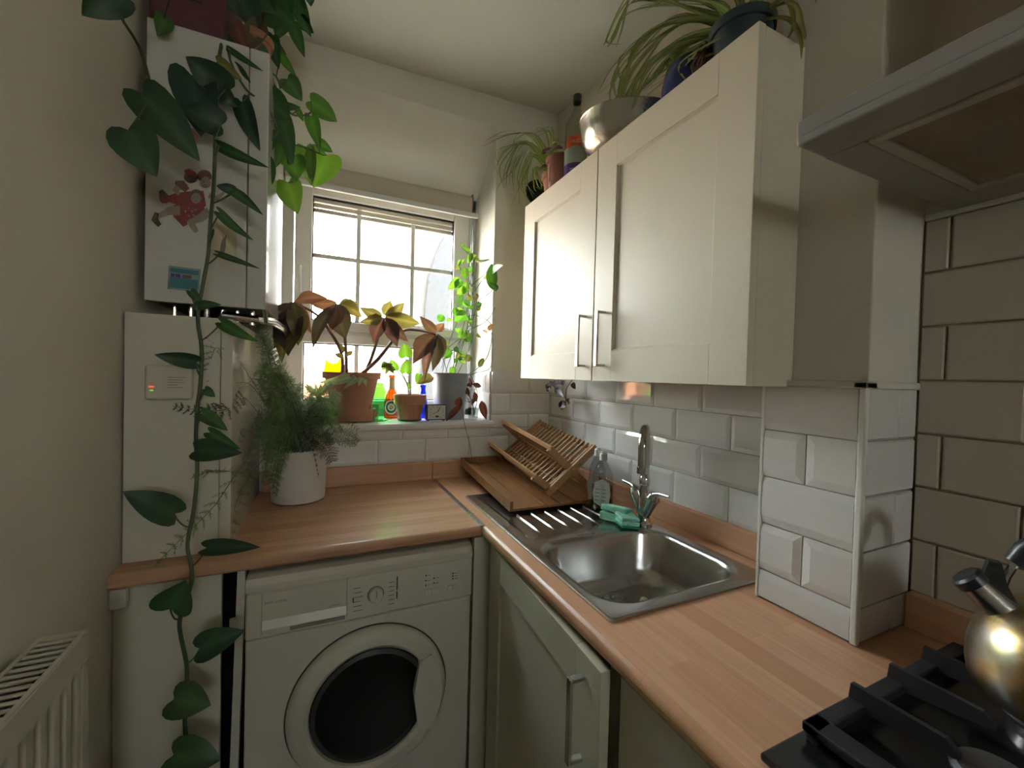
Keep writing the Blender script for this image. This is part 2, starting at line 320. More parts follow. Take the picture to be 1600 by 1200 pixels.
def tiling(mb, O, U, W, N, u0, u1, v0, v1, base, pitch, off, holes=(), gap=.0022, bev=.013, th=.0075, lip=.0042, tw=.2042, sp=.5):
    O, U, W, N = V(O), V(U), V(W), V(N)
    r = math.floor((v0 - base) / pitch) - 1
    while base + r * pitch < v1:
        a0, a1 = base + r * pitch, base + (r + 1) * pitch; b0, b1 = max(a0, v0), min(a1, v1)
        if b1 - b0 > .006:
            x = off + (tw * sp if r % 2 else 0); x -= math.ceil((x - u0) / tw) * tw
            while x < u1:
                c0, c1 = max(x, u0), min(x + tw, u1)
                segs = [(c0, c1, b0, b1)]
                for hx0, hx1, hz0, hz1 in holes:
                    ns = []
                    for (p0, p1, q0, q1) in segs:
                        if p1 <= hx0 or p0 >= hx1 or q1 <= hz0 or q0 >= hz1: ns.append((p0, p1, q0, q1)); continue
                        if q0 < hz0: ns.append((p0, p1, q0, hz0)); q0 = hz0
                        if q1 > hz1: ns.append((p0, p1, hz1, q1)); q1 = hz1
                        if p0 < hx0: ns.append((p0, hx0, q0, q1))
                        if p1 > hx1: ns.append((hx1, p1, q0, q1))
                    segs = ns
                for (p0, p1, q0, q1) in segs:
                    g = gap / 2
                    if p1 - p0 < .008 or q1 - q0 < .008: continue
                    bl, br_ = (bev if abs(p0 - x) < 1e-4 else .001), (bev if abs(p1 - x - tw) < 1e-4 else .001)
                    bb, bt = (bev if abs(q0 - a0) < 1e-4 else .001), (bev if abs(q1 - a1) < 1e-4 else .001)
                    P = lambda u, v_, n: O + U * u + W * v_ + N * n
                    e = [(p0 + g, q0 + g), (p1 - g, q0 + g), (p1 - g, q1 - g), (p0 + g, q1 - g)]
                    i_ = [(p0 + g + bl, q0 + g + bb), (p1 - g - br_, q0 + g + bb), (p1 - g - br_, q1 - g - bt), (p0 + g + bl, q1 - g - bt)]
                    if i_[0][0] >= i_[1][0] or i_[0][1] >= i_[2][1]: i_ = [((a + sum(z[0] for z in e)) / 5, (b + sum(z[1] for z in e)) / 5) for a, b in e]
                    vs = [P(a, b, 0) for a, b in e] + [P(a, b, lip) for a, b in e] + [P(a, b, th) for a, b in i_]
                    fs = [(8, 9, 10, 11)]
                    for k in range(4): n_ = (k + 1) % 4; fs += [(k, n_, n_ + 4, k + 4), (k + 4, n_ + 4, n_ + 8, k + 8)]
                    mb.add(vs, fs)
                x += tw
        r += 1
ZT = 1.376
XT = XW - .010
# grout beds (slim raised beds so joints read) + tiles
m = MB(); m.box(XT + .006, XW + .02, CY1, YW + .01, .9, ZT - .004); m.build('grout_bed', 'grout', wr)
m = MB(); tiling(m, (XT + .0065, 0, 0), (0, 1, 0), (0, 0, 1), (-1, 0, 0), CY1, YW, .962, ZT, .967, .1033, 1.122 - 0.1021 * 1); m.build('wall_tiles', 'tile', wr)
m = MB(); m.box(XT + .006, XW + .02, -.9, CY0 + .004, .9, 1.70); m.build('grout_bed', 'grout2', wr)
m = MB(); tiling(m, (XT + .0065, 0, 0), (0, 1, 0), (0, 0, 1), (-1, 0, 0), -.9, CY0, .967, 1.692, .967, .1042, .372 - .2042, gap=.004, bev=.003, th=.0068, lip=.005); m.build('wall_tiles', 'tileshade', wr)
m = MB(); m.box(XT - .004, XW, -.9, CY0, 1.692, 1.705, .003); m.build('trim_2', 'trim', kind='structure')
m = MB(); tiling(m, (CX + .0075, 0, 0), (0, 1, 0), (0, 0, 1), (-1, 0, 0), CY0 + .009, CY1 - .004, .902, 1.366, .8605, .1022, .6 - .2042, tw=.2042, sp=.55, bev=.016)
tiling(m, (0, CY0 + .0075, 0), (1, 0, 0), (0, 0, 1), (0, -1, 0), CX + .008, XT, .902, 1.366, .8605, .1022, 1.0 - .2042, sp=.49, bev=.003, gap=.003)
m.build('wall_tiles', 'tile', colm)
m = MB(); m.box(CX - .001, CX + .008, CY1 - .006, CY1 + .001, .9, 1.372, .002); m.box(CX - .002, CX + .01, CY0 - .002, CY0 + .01, .9, 1.372, .003); m.build('trim_3', 'trim', kind='structure')
m = MB(); m.box(XL, XW, YW - .004, YW + .01, .9, ZT + .012); 
m2 = MB(); Z2 = ZT + .015
m = MB()
m.box(XL, XO0, YW - .003, YW + .005, .9, Z2 - .003); m.box(XO1, XT, YW - .003, YW + .005, .9, Z2 - .003); m.box(XO0, XO1, YW - .003, YW + .005, .9, Zs - .04)
m.build('grout_bed', 'grout', wf)
m = MB(); tiling(m, (0, YW - .0025, 0), (1, 0, 0), (0, 0, 1), (0, -1, 0), XL, XT, .975, Z2, .9775, .1035, .335 - .1021, holes=[(XO0, XO1 + .002, Zs - .035, 2)]); 
tiling(m, (XO1 + .002, 0, 0), (0, 1, 0), (0, 0, 1), (-1, 0, 0), YW, WY, Zs, Z2, .9775, .1035, YW - .05)
m.build('wall_tiles', 'tile', wf)

# ---------------------------------------------------------------- window_1
win = thing('window_1', None, None, kind='structure')
def wx(px, py): return aty(px, py, WY)
gx0, gx1 = wx(487.5, 400).x, wx(707, 430).x
zt_, zb_ = wx(600, 330).z + .012, wx(600, 508).z
lb, lt = 1.235, wx(600, 541).z
fw = .02
m = MB()   # outer frame
F0, F1 = XO0, XO1
m.box(F0, gx0 - .075, WY, WY + .07, Zs, 2.30, .004); m.box(gx1 + .085, F1, WY, WY + .07, Zs, 2.30, .004)
m.box(F0, F1, WY, WY + .07, zt_ + .05, 2.30, .004); m.box(F0, F1, WY, WY + .07, lt + .025, zb_ - .03, .004); m.box(F0, F1, WY, WY + .07, Zs, lb - .04, .004)
m.build('window_frame', 'upvc', win)
def sash(z0, z1, x0, x1, name):
    m = MB(); a = .07
    for q in ((x0 - a, x0, z0 - .045, z1 + .045), (x1, x1 + .08, z0 - .045, z1 + .045), (x0, x1, z1, z1 + .045), (x0, x1, z0 - .045, z0)):
        m.box(q[0], q[1], WY - .018, WY + .05, q[2], q[3], .005)
    s_ = m.build(name, 'upvc', win)
    m = MB()
    for px in (560, 645): x = wx(px, 420).x; m.box(x - .010, x + .010, WY + .012, WY + .03, z0, z1, .003)
    if z1 - z0 > .4: zz = wx(560, 406.5).z; m.box(x0, x1, WY + .010, WY + .028, zz - .010, zz + .010, .003)
    m.build('glazing_bar', 'upvc', s_)
    m = MB(); m.box(x0, x1, WY + .03, WY + .036, z0, z1); m.build('window_pane', 'glass', s_)
    m = MB(); g = .005
    for q in ((x0, x0 + g, z0, z1), (x1 - g, x1, z0, z1), (x0, x1, z1 - g, z1), (x0, x1, z0, z0 + g)): m.box(q[0], q[1], WY - .004, WY + .028, q[2], q[3])
    m.build('window_gasket', 'rubber', s_)
    return s_
su = sash(zb_, zt_, gx0, gx1, 'upper_sash'); sl = sash(lb, lt, gx0 - .03, gx1 + .02, 'lower_sash')
m = MB()
for i in range(3): m.box(gx0 + .004, gx1 - .004, WY + .006 + i * .004, WY + .03, zt_ - .022 - i * .022, zt_ - .004 - i * .022, .003)
m.build('vent_strip', 'frame', su)
p = wx(469, 425)
m = MB(); m.box(p.x - .008, p.x + .008, WY - .03, WY - .017, p.z - .03, p.z + .03, .004); m.tube([(p.x, WY - .03, p.z + .02), (p.x, WY - .05, p.z + .02), (p.x + .004, WY - .055, p.z - .10)], .006)
m.build('window_handle', 'trim', su)
# sill
m = MB(); yn = YW - .025
m.prism([(XO0 - .1, yn + .012, Zs - .036), (XO0 - .1, yn, Zs - .026), (XO0 - .1, yn - .003, Zs - .015), (XO0 - .1, yn, Zs - .005), (XO0 - .1, yn + .012, Zs), (XO0 - .1, YW - .0005, Zs), (XO0 - .1, YW - .0005, Zs - .036)], (XO1 + .01 - XO0 + .1, 0, 0))
m.box(XO0, XO1, YW - .0005, WY + .001, Zs - .03, Zs)
m.build('trim_4', mat('sill paint', (.80, .80, .77), .3, noise=.06, nscale=10, coat=.3), kind='structure')
# roller blind
bl = thing('roller_blind', 'cream roller blind rolled up at the top of the window', 'blind', (.28, 2.02, 2.2))
bx0, bx1 = -.14, aty(737, 310, 2.0).x
m = MB(); m.lathe([(.0001, bx0), (.032, bx0), (.034, bx0 + .004), (.034, bx1 - .004), (.032, bx1), (.0001, bx1)], (0, 2.02, 2.232), 28, 'X'); m.box(bx0 + .003, bx1 - .003, 1.986, 1.9885, 2.165, 2.232); m.build('fabric_roll', 'blindf', bl)
m = MB(); m.box(bx0, aty(747, 338, 1.98).x, 1.976, 1.992, 2.150, 2.174, .004); m.build('bottom_rail', 'trim', bl)
for a_, b_ in ((bx1, bx1 + .006), (bx0 - .006, bx0)): m = MB(); m.box(a_, b_, 1.99, 2.06, 2.19, 2.27, .002); m.build('bracket', 'zinc', bl)
m = MB(); m.tube([(bx1 + .012, 2.0, 2.24), (bx1 + .012, 2.0, 1.3)], .0018, 6); m.tube([(bx1 + .014, 2.03, 2.24), (bx1 + .014, 2.03, 1.3)], .0018, 6); m.build('cord', 'zinc', bl)

# ---------------------------------------------------------------- outside
m = MB(); m.box(-8, 12, 2.5, 14, -.6, -.5); m.build('ground', 'ground', kind='structure')
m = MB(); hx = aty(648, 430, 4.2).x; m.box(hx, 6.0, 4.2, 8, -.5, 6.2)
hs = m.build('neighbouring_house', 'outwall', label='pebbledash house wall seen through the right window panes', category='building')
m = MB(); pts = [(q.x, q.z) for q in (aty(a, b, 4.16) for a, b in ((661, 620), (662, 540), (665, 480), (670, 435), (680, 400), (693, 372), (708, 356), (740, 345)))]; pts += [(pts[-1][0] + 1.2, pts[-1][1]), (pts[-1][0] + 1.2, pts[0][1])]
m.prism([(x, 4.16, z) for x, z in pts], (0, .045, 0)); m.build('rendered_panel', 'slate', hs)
m = MB(); m.box(-6, 1.9, 7.4, 7.6, -.5, 1.42); m.build('garden_wall', 'brick', label='low brick garden wall outside beyond the lower window panes', category='wall')

# ---------------------------------------------------------------- worktops
def nosed(mb, along, x0, x1, y0, y1, z0, z1, r=.016):
    """slab with a rounded front edge"""
    if along == 'Y':
        sec = [(x0 + r - r * math.sin(a), z1 - r + r * math.cos(a)) for a in [i * PI / 12 for i in range(7)]] + [(x0 + .002, z0 + .008), (x0 + .012, z0), (x1, z0), (x1, z1)]
        mb.prism([(x, y0, z) for x, z in sec], (0, y1 - y0, 0))
    else:
        sec = [(y0 + r - r * math.sin(a), z1 - r + r * math.cos(a)) for a in [i * PI / 12 for i in range(7)]] + [(y0 + .002, z0 + .008), (y0 + .012, z0), (y1, z0), (y1, z1)]
        mb.prism([(x0, y, z) for y, z in sec], (x1 - x0, 0, 0))
XF = .466; YF = 1.205
SX0, SX1, SY0, SY1 = .515, .995, .634, 1.525
m = MB()   # right worktop with the sink cut out
ho = (SX0 + .02, SX1 - .02, SY0 + .02, SY1 - .02)
nosed(m, 'Y', XF, ho[0], -.9, YW, .865, .9)
m.box(ho[0], ho[1], -.9, ho[2], .865, .9); m.box(ho[0], ho[1], ho[3], YW, .865, .9); m.box(ho[1], XW, -.9, YW, .865, .9)
wt = m.build('worktop', 'topY', label='long beech worktop along the right wall under the sink and hob', category='worktop')
UP = .0185
m = MB(); m.box(XT - .001 - UP, XT - .001 + .01, CY1 + .002, YW - .012 - UP, .9, .968, .003); m.box(XT - .001 - UP, XT + .008, -.9, CY0 - .002, .9, .968, .003); m.build('upstand', 'topY', wt)
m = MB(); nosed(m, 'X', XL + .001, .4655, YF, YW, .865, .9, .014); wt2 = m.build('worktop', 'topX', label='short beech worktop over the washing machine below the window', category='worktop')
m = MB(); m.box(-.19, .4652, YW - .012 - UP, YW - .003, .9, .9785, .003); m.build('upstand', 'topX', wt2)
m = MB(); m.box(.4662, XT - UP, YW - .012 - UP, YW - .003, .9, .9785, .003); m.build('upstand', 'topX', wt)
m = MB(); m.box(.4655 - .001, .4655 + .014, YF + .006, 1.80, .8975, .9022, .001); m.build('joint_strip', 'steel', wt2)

# ---------------------------------------------------------------- sink
sk = thing('kitchen_sink', 'stainless steel sink with ribbed drainer set in the right worktop', 'sink', (.75, 1.08, .9))
def rrect(x0, x1, y0, y1, r, n=6):
    out = []
    for cx, cy, a0 in ((x1 - r, y1 - r, 0), (x0 + r, y1 - r, 90), (x0 + r, y0 + r, 180), (x1 - r, y0 + r, 270)):
        for i in range(n + 1): a = math.radians(a0 + 90 * i / n); out.append((cx + r * math.cos(a), cy + r * math.sin(a)))
    return out
bm = MB()
o_ = rrect(SX0, SX1, SY0, SY1, .012); bw0 = (.545, .965, .675, 1.01)
Rw = [(o_, .900), (o_, .9045), (rrect(SX0 + .004, SX1 - .004, SY0 + .004, SY1 - .004, .012), .906)]
bowl = [rrect(bw0[0], bw0[1], bw0[2], bw0[3], .085), .904]
n = len(o_)
def rings(mb, R, close=True):
    vs = [(x, y, z) for ring, z in R for x, y in ring]; k = len(R[0][0])
    fs = [(i * k + j, i * k + (j + 1) % k, (i + 1) * k + (j + 1) % k, (i + 1) * k + j) for i in range(len(R) - 1) for j in range(k)]
    if close: fs.append(tuple((len(R) - 1) * k + j for j in range(k)))
    mb.add(vs, fs, True)
inner = rrect(SX0 + .012, SX1 - .012, SY0 + .012, SY1 - .012, .012)
# deck to bowl: deck = frame ring around bowl, using radial stitch of equal ring counts
deckY = 1.055
A = rrect(SX0 + .012, SX1 - .012, SY0 + .012, deckY, .012)
R = Rw + [(rrect(SX0 + .012, SX1 - .012, SY0 + .012, SY1 - .012, .012), .9045)]
rings(bm, R, False)
R = [(A, .9045), (rrect(bw0[0] - .012, bw0[1] + .012, bw0[2] - .010, bw0[3] + .012, .09), .9045), (rrect(bw0[0], bw0[1], bw0[2], bw0[3], .085), .901),
     (rrect(bw0[0] + .006, bw0[1] - .006, bw0[2] + .006, bw0[3] - .006, .08), .890), (rrect(bw0[0] + .016, bw0[1] - .016, bw0[2] + .014, bw0[3] - .014, .075), .79),
     (rrect(bw0[0] + .03, bw0[1] - .03, bw0[2] + .028, bw0[3] - .028, .07), .758), (rrect(bw0[0] + .06, bw0[1] - .06, bw0[2] + .055, bw0[3] - .055, .05), .748)]
rings(bm, R, True)
# drainer deck, gently recessed with ribs
gy0, gy1 = deckY, SY1 - .012
nx, ny = 180, 24
def dz(x, y):
    z = .9045
    if .555 < x < .955 and 1.075 < y < 1.50:
        z -= .0025 * min(1, (y - 1.075) / .02, (x - .555) / .01, (.955 - x) / .01)
        for k in range(6):
            c = .612 + k * .0535 - .0 * y
            d = abs(x - c)
            if d < .0065 and y > 1.09: z += .0045 * (.5 + .5 * math.cos(PI * d / .0065)) * min(1, (y - 1.09) / .03)
    return z
vs = []; 
for j in range(ny + 1):
    for i in range(nx + 1): x = SX0 + .012 + (SX1 - SX0 - .024) * i / nx; y = gy0 + (gy1 - gy0) * j / ny; vs.append((x, y, dz(x, y)))
bm.add(vs, [(j * (nx + 1) + i, j * (nx + 1) + i + 1, (j + 1) * (nx + 1) + i + 1, (j + 1) * (nx + 1) + i) for j in range(ny) for i in range(nx)], True)
bm.build('basin', 'steel', sk, sharp=60)
wq = atz(966, 940, .752)
m = MB(); m.lathe([(.0001, .7495), (.022, .7495), (.026, .752), (.041, .7545), (.045, .7515), (.046, .748)], (wq.x, wq.y, 0)); m.build('waste_outlet', 'chrome', sk)
m = MB(); m.lathe([(.0001, .7555), (.012, .758), (.012, .762), (.0001, .763)], (wq.x, wq.y, 0), 20); m.tube([(wq.x, wq.y, .755), (wq.x, wq.y, .775)], .003); m.build('plug_strainer', 'steel', sk)
m = MB(); m.disc((.575, 1.075, .9042), .019, n=30, th=.0016); m.build('tap_hole_cap', 'steel', sk)
m = MB()
for k in range(5): m.box(.70 + k * .013, .708 + k * .013, 1.0235, 1.0265, .9042, .9050)
m.build('overflow_slot', 'dark', sk)
tg = MB(); tg.lathe([(.0001, .0), (.013, .002), (.014, .012), (.009, .026), (.0001, .03)], (atz(1006, 950, .7485).x, atz(1006, 950, .7485).y, .7485), 14); tg.build('bottle_cap', 'pale', label='small pale screw cap lying beside the plug hole in the sink', category='cap')

# tap
tp = thing('mixer_tap', 'chrome monobloc mixer tap with swan neck at the back of the sink', 'tap', (.955, 1.03, .905))
tx, ty = .955, 1.03
m = MB(); m.lathe([(.0001, .905), (.027, .905), (.027, .913), (.022, .918), (.019, .93), (.0185, .985), (.016, 1.0), (.013, 1.03), (.015, 1.032), (.017, 1.04), (.0165, 1.055), (.013, 1.062), (.0001, 1.064)], (tx, ty, 0), 28); m.build('tap_body', 'chrome', tp)
for s in (-1, 1):
    m = MB(); a = V((tx, ty + s * .004, .93)); b = V((tx, ty + s * .040, 1.0)); m.tube([a, a.lerp(b, .6), b], [.013, .0175, .0205], 20)
    m.tube([b, b + V((0, s * .007, .013))], [.0205, .016], 20)
    v_ = m.build('tap_valve', 'chrome', tp)
    m = MB(); c = b + V((0, s * .008, .018)); m.tube([c - V((0, s * .008, .012)), c - V((0, 0, .004)), c + V((0, s * .014, .001)), c + V((0, s * .056, .004))], [.011, .0095, .006, .0048], 12); m.build('tap_lever', 'chrome', v_)
m = MB(); dv = V((-.735, -.68, 0)); P = [V((tx, ty, 1.05)), V((tx, ty, 1.10)), V((tx, ty, 1.165))]
for i in range(1, 13): a = PI * i / 12; P.append(V((tx, ty, 1.165)) + dv * (.055 * (1 - math.cos(a))) + V((0, 0, .055 * math.sin(a))))
P.append(P[-1] - V((0, 0, .055))); m.tube(P, .0135, 18); m.tube([P[-1] + V((0, 0, .002)), P[-1] - V((0, 0, .018))], .0155, 18); m.build('tap_spout', 'chrome', tp)

# ---------------------------------------------------------------- wall cabinet
KX, KY0, KY1, KS, KZ0, KZ1 = .752, .545, 1.545, 1.052, 1.363, 2.063
kc = thing('wall_cabinet', 'cream two-door wall cabinet hung above the sink', 'cabinet', (.9, 1.04, KZ0))
m = MB(); m.box(KX + .0225, CX + .014, KY0 + .002, KY1, KZ0, KZ1, .001); m.box(CX + .015, XW - .012, CY1 + .002, KY1, KZ0 + .012, KZ1, .001); m.build('carcass', 'cream', kc)
def shaker(parent, y0, y1, z0, z1, x, name='door', sw=.088, mt='cream'):
    m = MB(); t = .02; b = .0012
    m.box(x, x + t, y0, y0 + sw, z0, z1, b); m.box(x, x + t, y1 - sw, y1, z0, z1, b); m.box(x, x + t, y0 + sw, y1 - sw, z0, z0 + sw, b); m.box(x, x + t, y0 + sw, y1 - sw, z1 - sw, z1, b)
    m.box(x + .008, x + t - .002, y0 + sw - .002, y1 - sw + .002, z0 + sw - .002, z1 - sw + .002)
    e = .006
    for q in ((y0 + sw, y0 + sw + e, z0 + sw, z1 - sw, 'y'), (y1 - sw - e, y1 - sw, z0 + sw, z1 - sw, 'Y'), (y0 + sw, y1 - sw, z0 + sw, z0 + sw + e, 'z'), (y0 + sw, y1 - sw, z1 - sw - e, z1 - sw, 'Z')):
        a0, a1, c0, c1, k = q
        if k == 'y': P = [(x + .002, a0, 0), (x + .008, a1, 0), (x + .008, a0, 0)]; m.prism([(p[0], p[1], c0) for p in P], (0, 0, c1 - c0))
        if k == 'Y': P = [(x + .002, a1, 0), (x + .008, a0, 0), (x + .008, a1, 0)]; m.prism([(p[0], p[1], c0) for p in P], (0, 0, c1 - c0))
        if k == 'z': m.prism([(x + .002, a0, c0), (x + .008, a0, c1), (x + .008, a0, c0)], (0, a1 - a0, 0))
        if k == 'Z': m.prism([(x + .002, a0, c1), (x + .008, a0, c0), (x + .008, a0, c1)], (0, a1 - a0, 0))
    return m.build(name, mt, parent)
def bow(parent, y, z0, z1, x, mt='nickel', wd=.013):
    m = MB(); t = .007
    m.box(x - .032, x - .032 + t, y - wd / 2, y + wd / 2, z0, z1, .001)
    m.box(x - .032 + t, x, y - wd / 2, y + wd / 2, z0, z0 + t, .001); m.box(x - .032 + t, x, y - wd / 2, y + wd / 2, z1 - t, z1, .001)
    return m.build('handle', mt, parent)
dr = shaker(kc, KY0, KS - .002, KZ0, KZ1, KX); bow(dr, .995, 1.405, 1.566, KX)
dl = shaker(kc, KS + .002, KY1, KZ0, KZ1, KX); bow(dl, 1.092, 1.405, 1.566, KX)

# ---------------------------------------------------------------- base units
bc = thing('base_cabinet', 'cream sink base cabinet with its door slightly ajar', 'cabinet', (.75, .9, 0))
m = MB(); m.box(.505, 1.04, .60, 1.20, .10, .865 - .16); m.box(.505, 1.04, .60, .618, .7, .8645); m.box(.505, 1.04, 1.18, 1.20, .7, .8645); m.box(.505, .525, .618, 1.18, .7, .735); m.build('carcass', 'creamd', bc)
ang = math.radians(2.8)
hinge = V((.484, 1.172, 0)); L_ = .59
dm = MB(); t = .02; sw = .085; z0, z1 = .115, .856; x = 0
dm.box(x, x + t, -L_, -L_ + sw, z0, z1, .0012); dm.box(x, x + t, -sw, 0, z0, z1, .0012); dm.box(x, x + t, -L_ + sw, -sw, z0, z0 + sw, .0012); dm.box(x, x + t, -L_ + sw, -sw, z1 - sw, z1, .0012)
dm.box(x + .007, x + t - .002, -L_ + sw - .002, -sw + .002, z0 + sw - .002, z1 - sw + .002)
hm = MB(); hy = -L_ + .055
hm.box(-.032, -.025, hy - .0065, hy + .0065, .655, .815, .001); hm.box(-.025, 0, hy - .0065, hy + .0065, .655, .662, .001); hm.box(-.025, 0, hy - .0065, hy + .0065, .808, .815, .001)
RZ = Matrix.Rotation(-ang, 3, 'Z')
for q in (dm, hm): q.v = [hinge + RZ @ p for p in q.v]
d_ = dm.build('door', 'creamd', bc); hm.build('handle', 'nickel', d_)
b2 = thing('base_cabinet', 'cream base cabinet right of the sink unit, in shade below the worktop edge', 'cabinet', (.75, .1, 0))
m = MB(); m.box(.508, 1.04, -.9, .588, .10, .86); m.build('carcass', 'creamd', b2)
m = MB(); m.box(.487, .506, -.01, .568, .115, .85, .0012); m.build('door', 'creamd', b2)
m = MB(); m.box(.487, .506, -.88, -.015, .115, .85, .0012); m.build('door', 'creamd', b2)
m = MB(); m.box(.445, .500, 1.212, 1.235, 0, .864, .001); m.build('filler_panel', 'creamd', label='narrow cream corner panel between washing machine and sink cabinet', category='panel')

# left boxing
bxp = thing('pipe_boxing', 'white boxed-in pipe unit standing on the worktop under the boiler', 'boxing', (-.31, 1.5, .9))
m = MB(); m.box(XL + .004, -.2295, 1.275, 1.292, .9005, 1.497, .001); m.build('front_panel', 'boxing', bxp)
m = MB(); m.box(-.2275, -.203, 1.275, 1.292, .9005, 1.497, .001); m.box(-.218, -.203, 1.292, YW - .012, .9005, 1.497, .001); m.build('side_panel', 'boxside', bxp)
m = MB(); m.box(XL + .004, -.218, 1.292, YW - .012, 1.480, 1.497); m.build('top_panel', 'boxing', bxp)
m = MB(); m.box(XL + .01, -.2275, 1.292, YW - .012, .9005, 1.478); m.build('inner_box', 'dark', bxp)
m = MB(); m.box(XL + .003, -.2125, 1.232, 1.25, 0, .864, .001); m.build('end_panel', 'boxing', label='tall white end panel under the worktop left of the washing machine', category='panel')
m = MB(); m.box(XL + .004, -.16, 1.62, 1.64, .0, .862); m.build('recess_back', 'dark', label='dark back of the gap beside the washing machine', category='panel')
m = MB(); m.beam((-.171, 1.245, .864), (-.189, 1.245, .0), .018, .02, (0, 1, 0)); bt = m.build('timber_batten', 'boxing', label='narrow white batten in the dark gap left of the washing machine', category='batten')
m = MB(); q = aty(366, 975, 1.232); m.box(q.x - .010, q.x + .008, 1.226, 1.236, q.z - .016, q.z + .016, .003); m.build('fixing_plate', 'boxing', bt)
q = aty(191, 932, 1.23)
m = MB(); m.box(XL + .001, q.x + .012, 1.214, 1.231, q.z - .022, .864, .003); m.build('pipe_clip', 'trim', label='small white plastic block under the left end of the worktop', category='clip')

# boiler
bo = thing('boiler', 'white wall-hung gas boiler with stickers on its front, left of the window', 'boiler', (-.28, 1.6, 1.54))
BY = 1.345
m = MB(); m.box(-.404, -.1865, BY, BY + .02, 1.537, 2.24, .003); m.build('front_panel', 'boiler', bo)
m = MB(); m.box(-.185, -.139, BY, BY + .02, 1.537, 2.24, .004); m.box(-.152, -.139, BY + .012, YW - .01, 1.545, 2.24, .003); m.box(-.402, -.39, BY + .02, YW - .01, 1.545, 2.24); m.box(-.402, -.139, BY + .02, YW - .01, 2.225, 2.24, .002); m.build('casing', 'boiler', bo)
m = MB(); m.box(-.39, -.153, BY + .022, YW - .01, 1.54, 2.22); m.build('inner_case', 'dark', bo)
for k in range(6): x = -.36 + k * .036; m = MB(); m.tube([(x, 1.42, 1.545), (x, 1.42, 1.4975)], .007, 10); m.build('copper_pipe', 'nickel', bo)
m = MB(); m.tube([(-.25, 1.40, 1.518), (-.17, 1.42, 1.515), (-.135, 1.50, 1.52), (-.12, 1.62, 1.515), (-.12, 1.84, 1.50)], .012, 12); m.build('flexible_pipe', 'steel', bo)
m = MB(); m.prism([aty(472, 520, 1.3)*0 + V(p) for p in [(-.148, 1.36, 1.535), (-.139, 1.36, 1.535), (-.139, 1.40, 1.505), (-.148, 1.40, 1.505)]], (0, .03, 0)); m.build('bracket', 'nickel', bo)

# controller
c0 = aty(231, 570, 1.275); c1 = aty(303, 624, 1.275)
cm = thing('control_box', 'white carbon monoxide alarm box with red and green lights on the boxing front', 'alarm', (c0.x, 1.275, c1.z))
m = MB(); m.box(c0.x, c1.x, 1.25, 1.2745, c1.z, c0.z, .006); m.build('case', 'white', cm)
q = aty(236, 604, 1.25); m = MB(); m.box(q.x - .004, q.x + .005, 1.2485, 1.2505, q.z - .0015, q.z + .0015); m.build('red_light', 'led', cm)
q = aty(236, 610, 1.25); m = MB(); m.box(q.x - .002, q.x + .004, 1.2485, 1.2505, q.z - .0012, q.z + .0012); m.build('green_light', 'ledg', cm)
m = MB(); q = aty(262, 590, 1.25)
for k, wdt in enumerate((.035, .028, .033, .02, .03)): m.box(q.x, q.x + wdt, 1.2494, 1.2502, q.z - .006 * k, q.z - .006 * k + .0014)
m.build('print_lines', 'inkg', cm)

# ---------------------------------------------------------------- radiator
ra = thing('radiator', 'white convector radiator on the left wall with slatted top grille', 'radiator', (-.37, .4, .3))
RY = .913; rz = .928
m = MB(); pts = []; y = RY - .022; x0 = -.343
m.box(-.345, -.341, -.4, RY, rz - .045, rz, .001); m.box(-.345, -.341, -.4, RY, .33, .36, .001); m.box(-.345, -.341, RY - .018, RY, .36, rz - .045)
prof = []; 
while y > -.4:
    prof += [(y, 0), (y - .010, 0), (y - .014, -.0055), (y - .024, -.0055), (y - .028, 0)]; y -= .028 + .004
vs = []; 
for y_, dx in prof: vs += [(-.3425 + dx * -1 * -1, y_, .36), (-.3425 + dx, y_, .37), (-.3425 + dx, y_, rz - .06), (-.3425, y_, rz - .045)]
m.add(vs, [(i * 4 + j, i * 4 + j + 1, i * 4 + j + 5, i * 4 + j + 4) for i in range(len(prof) - 1) for j in range(3)])
m.build('front_panel', 'white', ra)
m = MB(); m.box(-.402, -.343, RY - .002, RY, .34, rz, .0008); m.box(-.402, -.398, -.4, RY, .34, rz, .001); m.build('side_cover', 'white', ra)
m = MB(); m.box(-.349, -.343, -.4, RY, rz, rz + .004, .0015); m.box(-.402, -.395, -.4, RY, rz, rz + .004, .0015); m.box(-.395, -.349, RY - .014, RY, rz, rz + .003); y = RY - .026
while y > -.4: m.box(-.395, -.349, y, y + .0062, rz, rz + .003, .001); y -= .0155
m.build('top_grille', 'white', ra)
m = MB(); m.box(-.38, -.36, -.4, RY - .03, .36, rz - .03); m.build('convector_core', 'dark', ra)

# ---------------------------------------------------------------- washing machine
wm = thing('washing_machine', 'white front-loading washing machine under the window worktop', 'washing machine', (.14, 1.5, 0))
WX0, WX1, WYF = -.158, .438, 1.212
m = MB(); m.box(WX0, WX1, WYF, 1.78, .01, .686, .006); m.box(WX0 + .003, WX1 - .003, WYF + .015, 1.78, .68, .848, .004); m.build('body', 'white', wm)
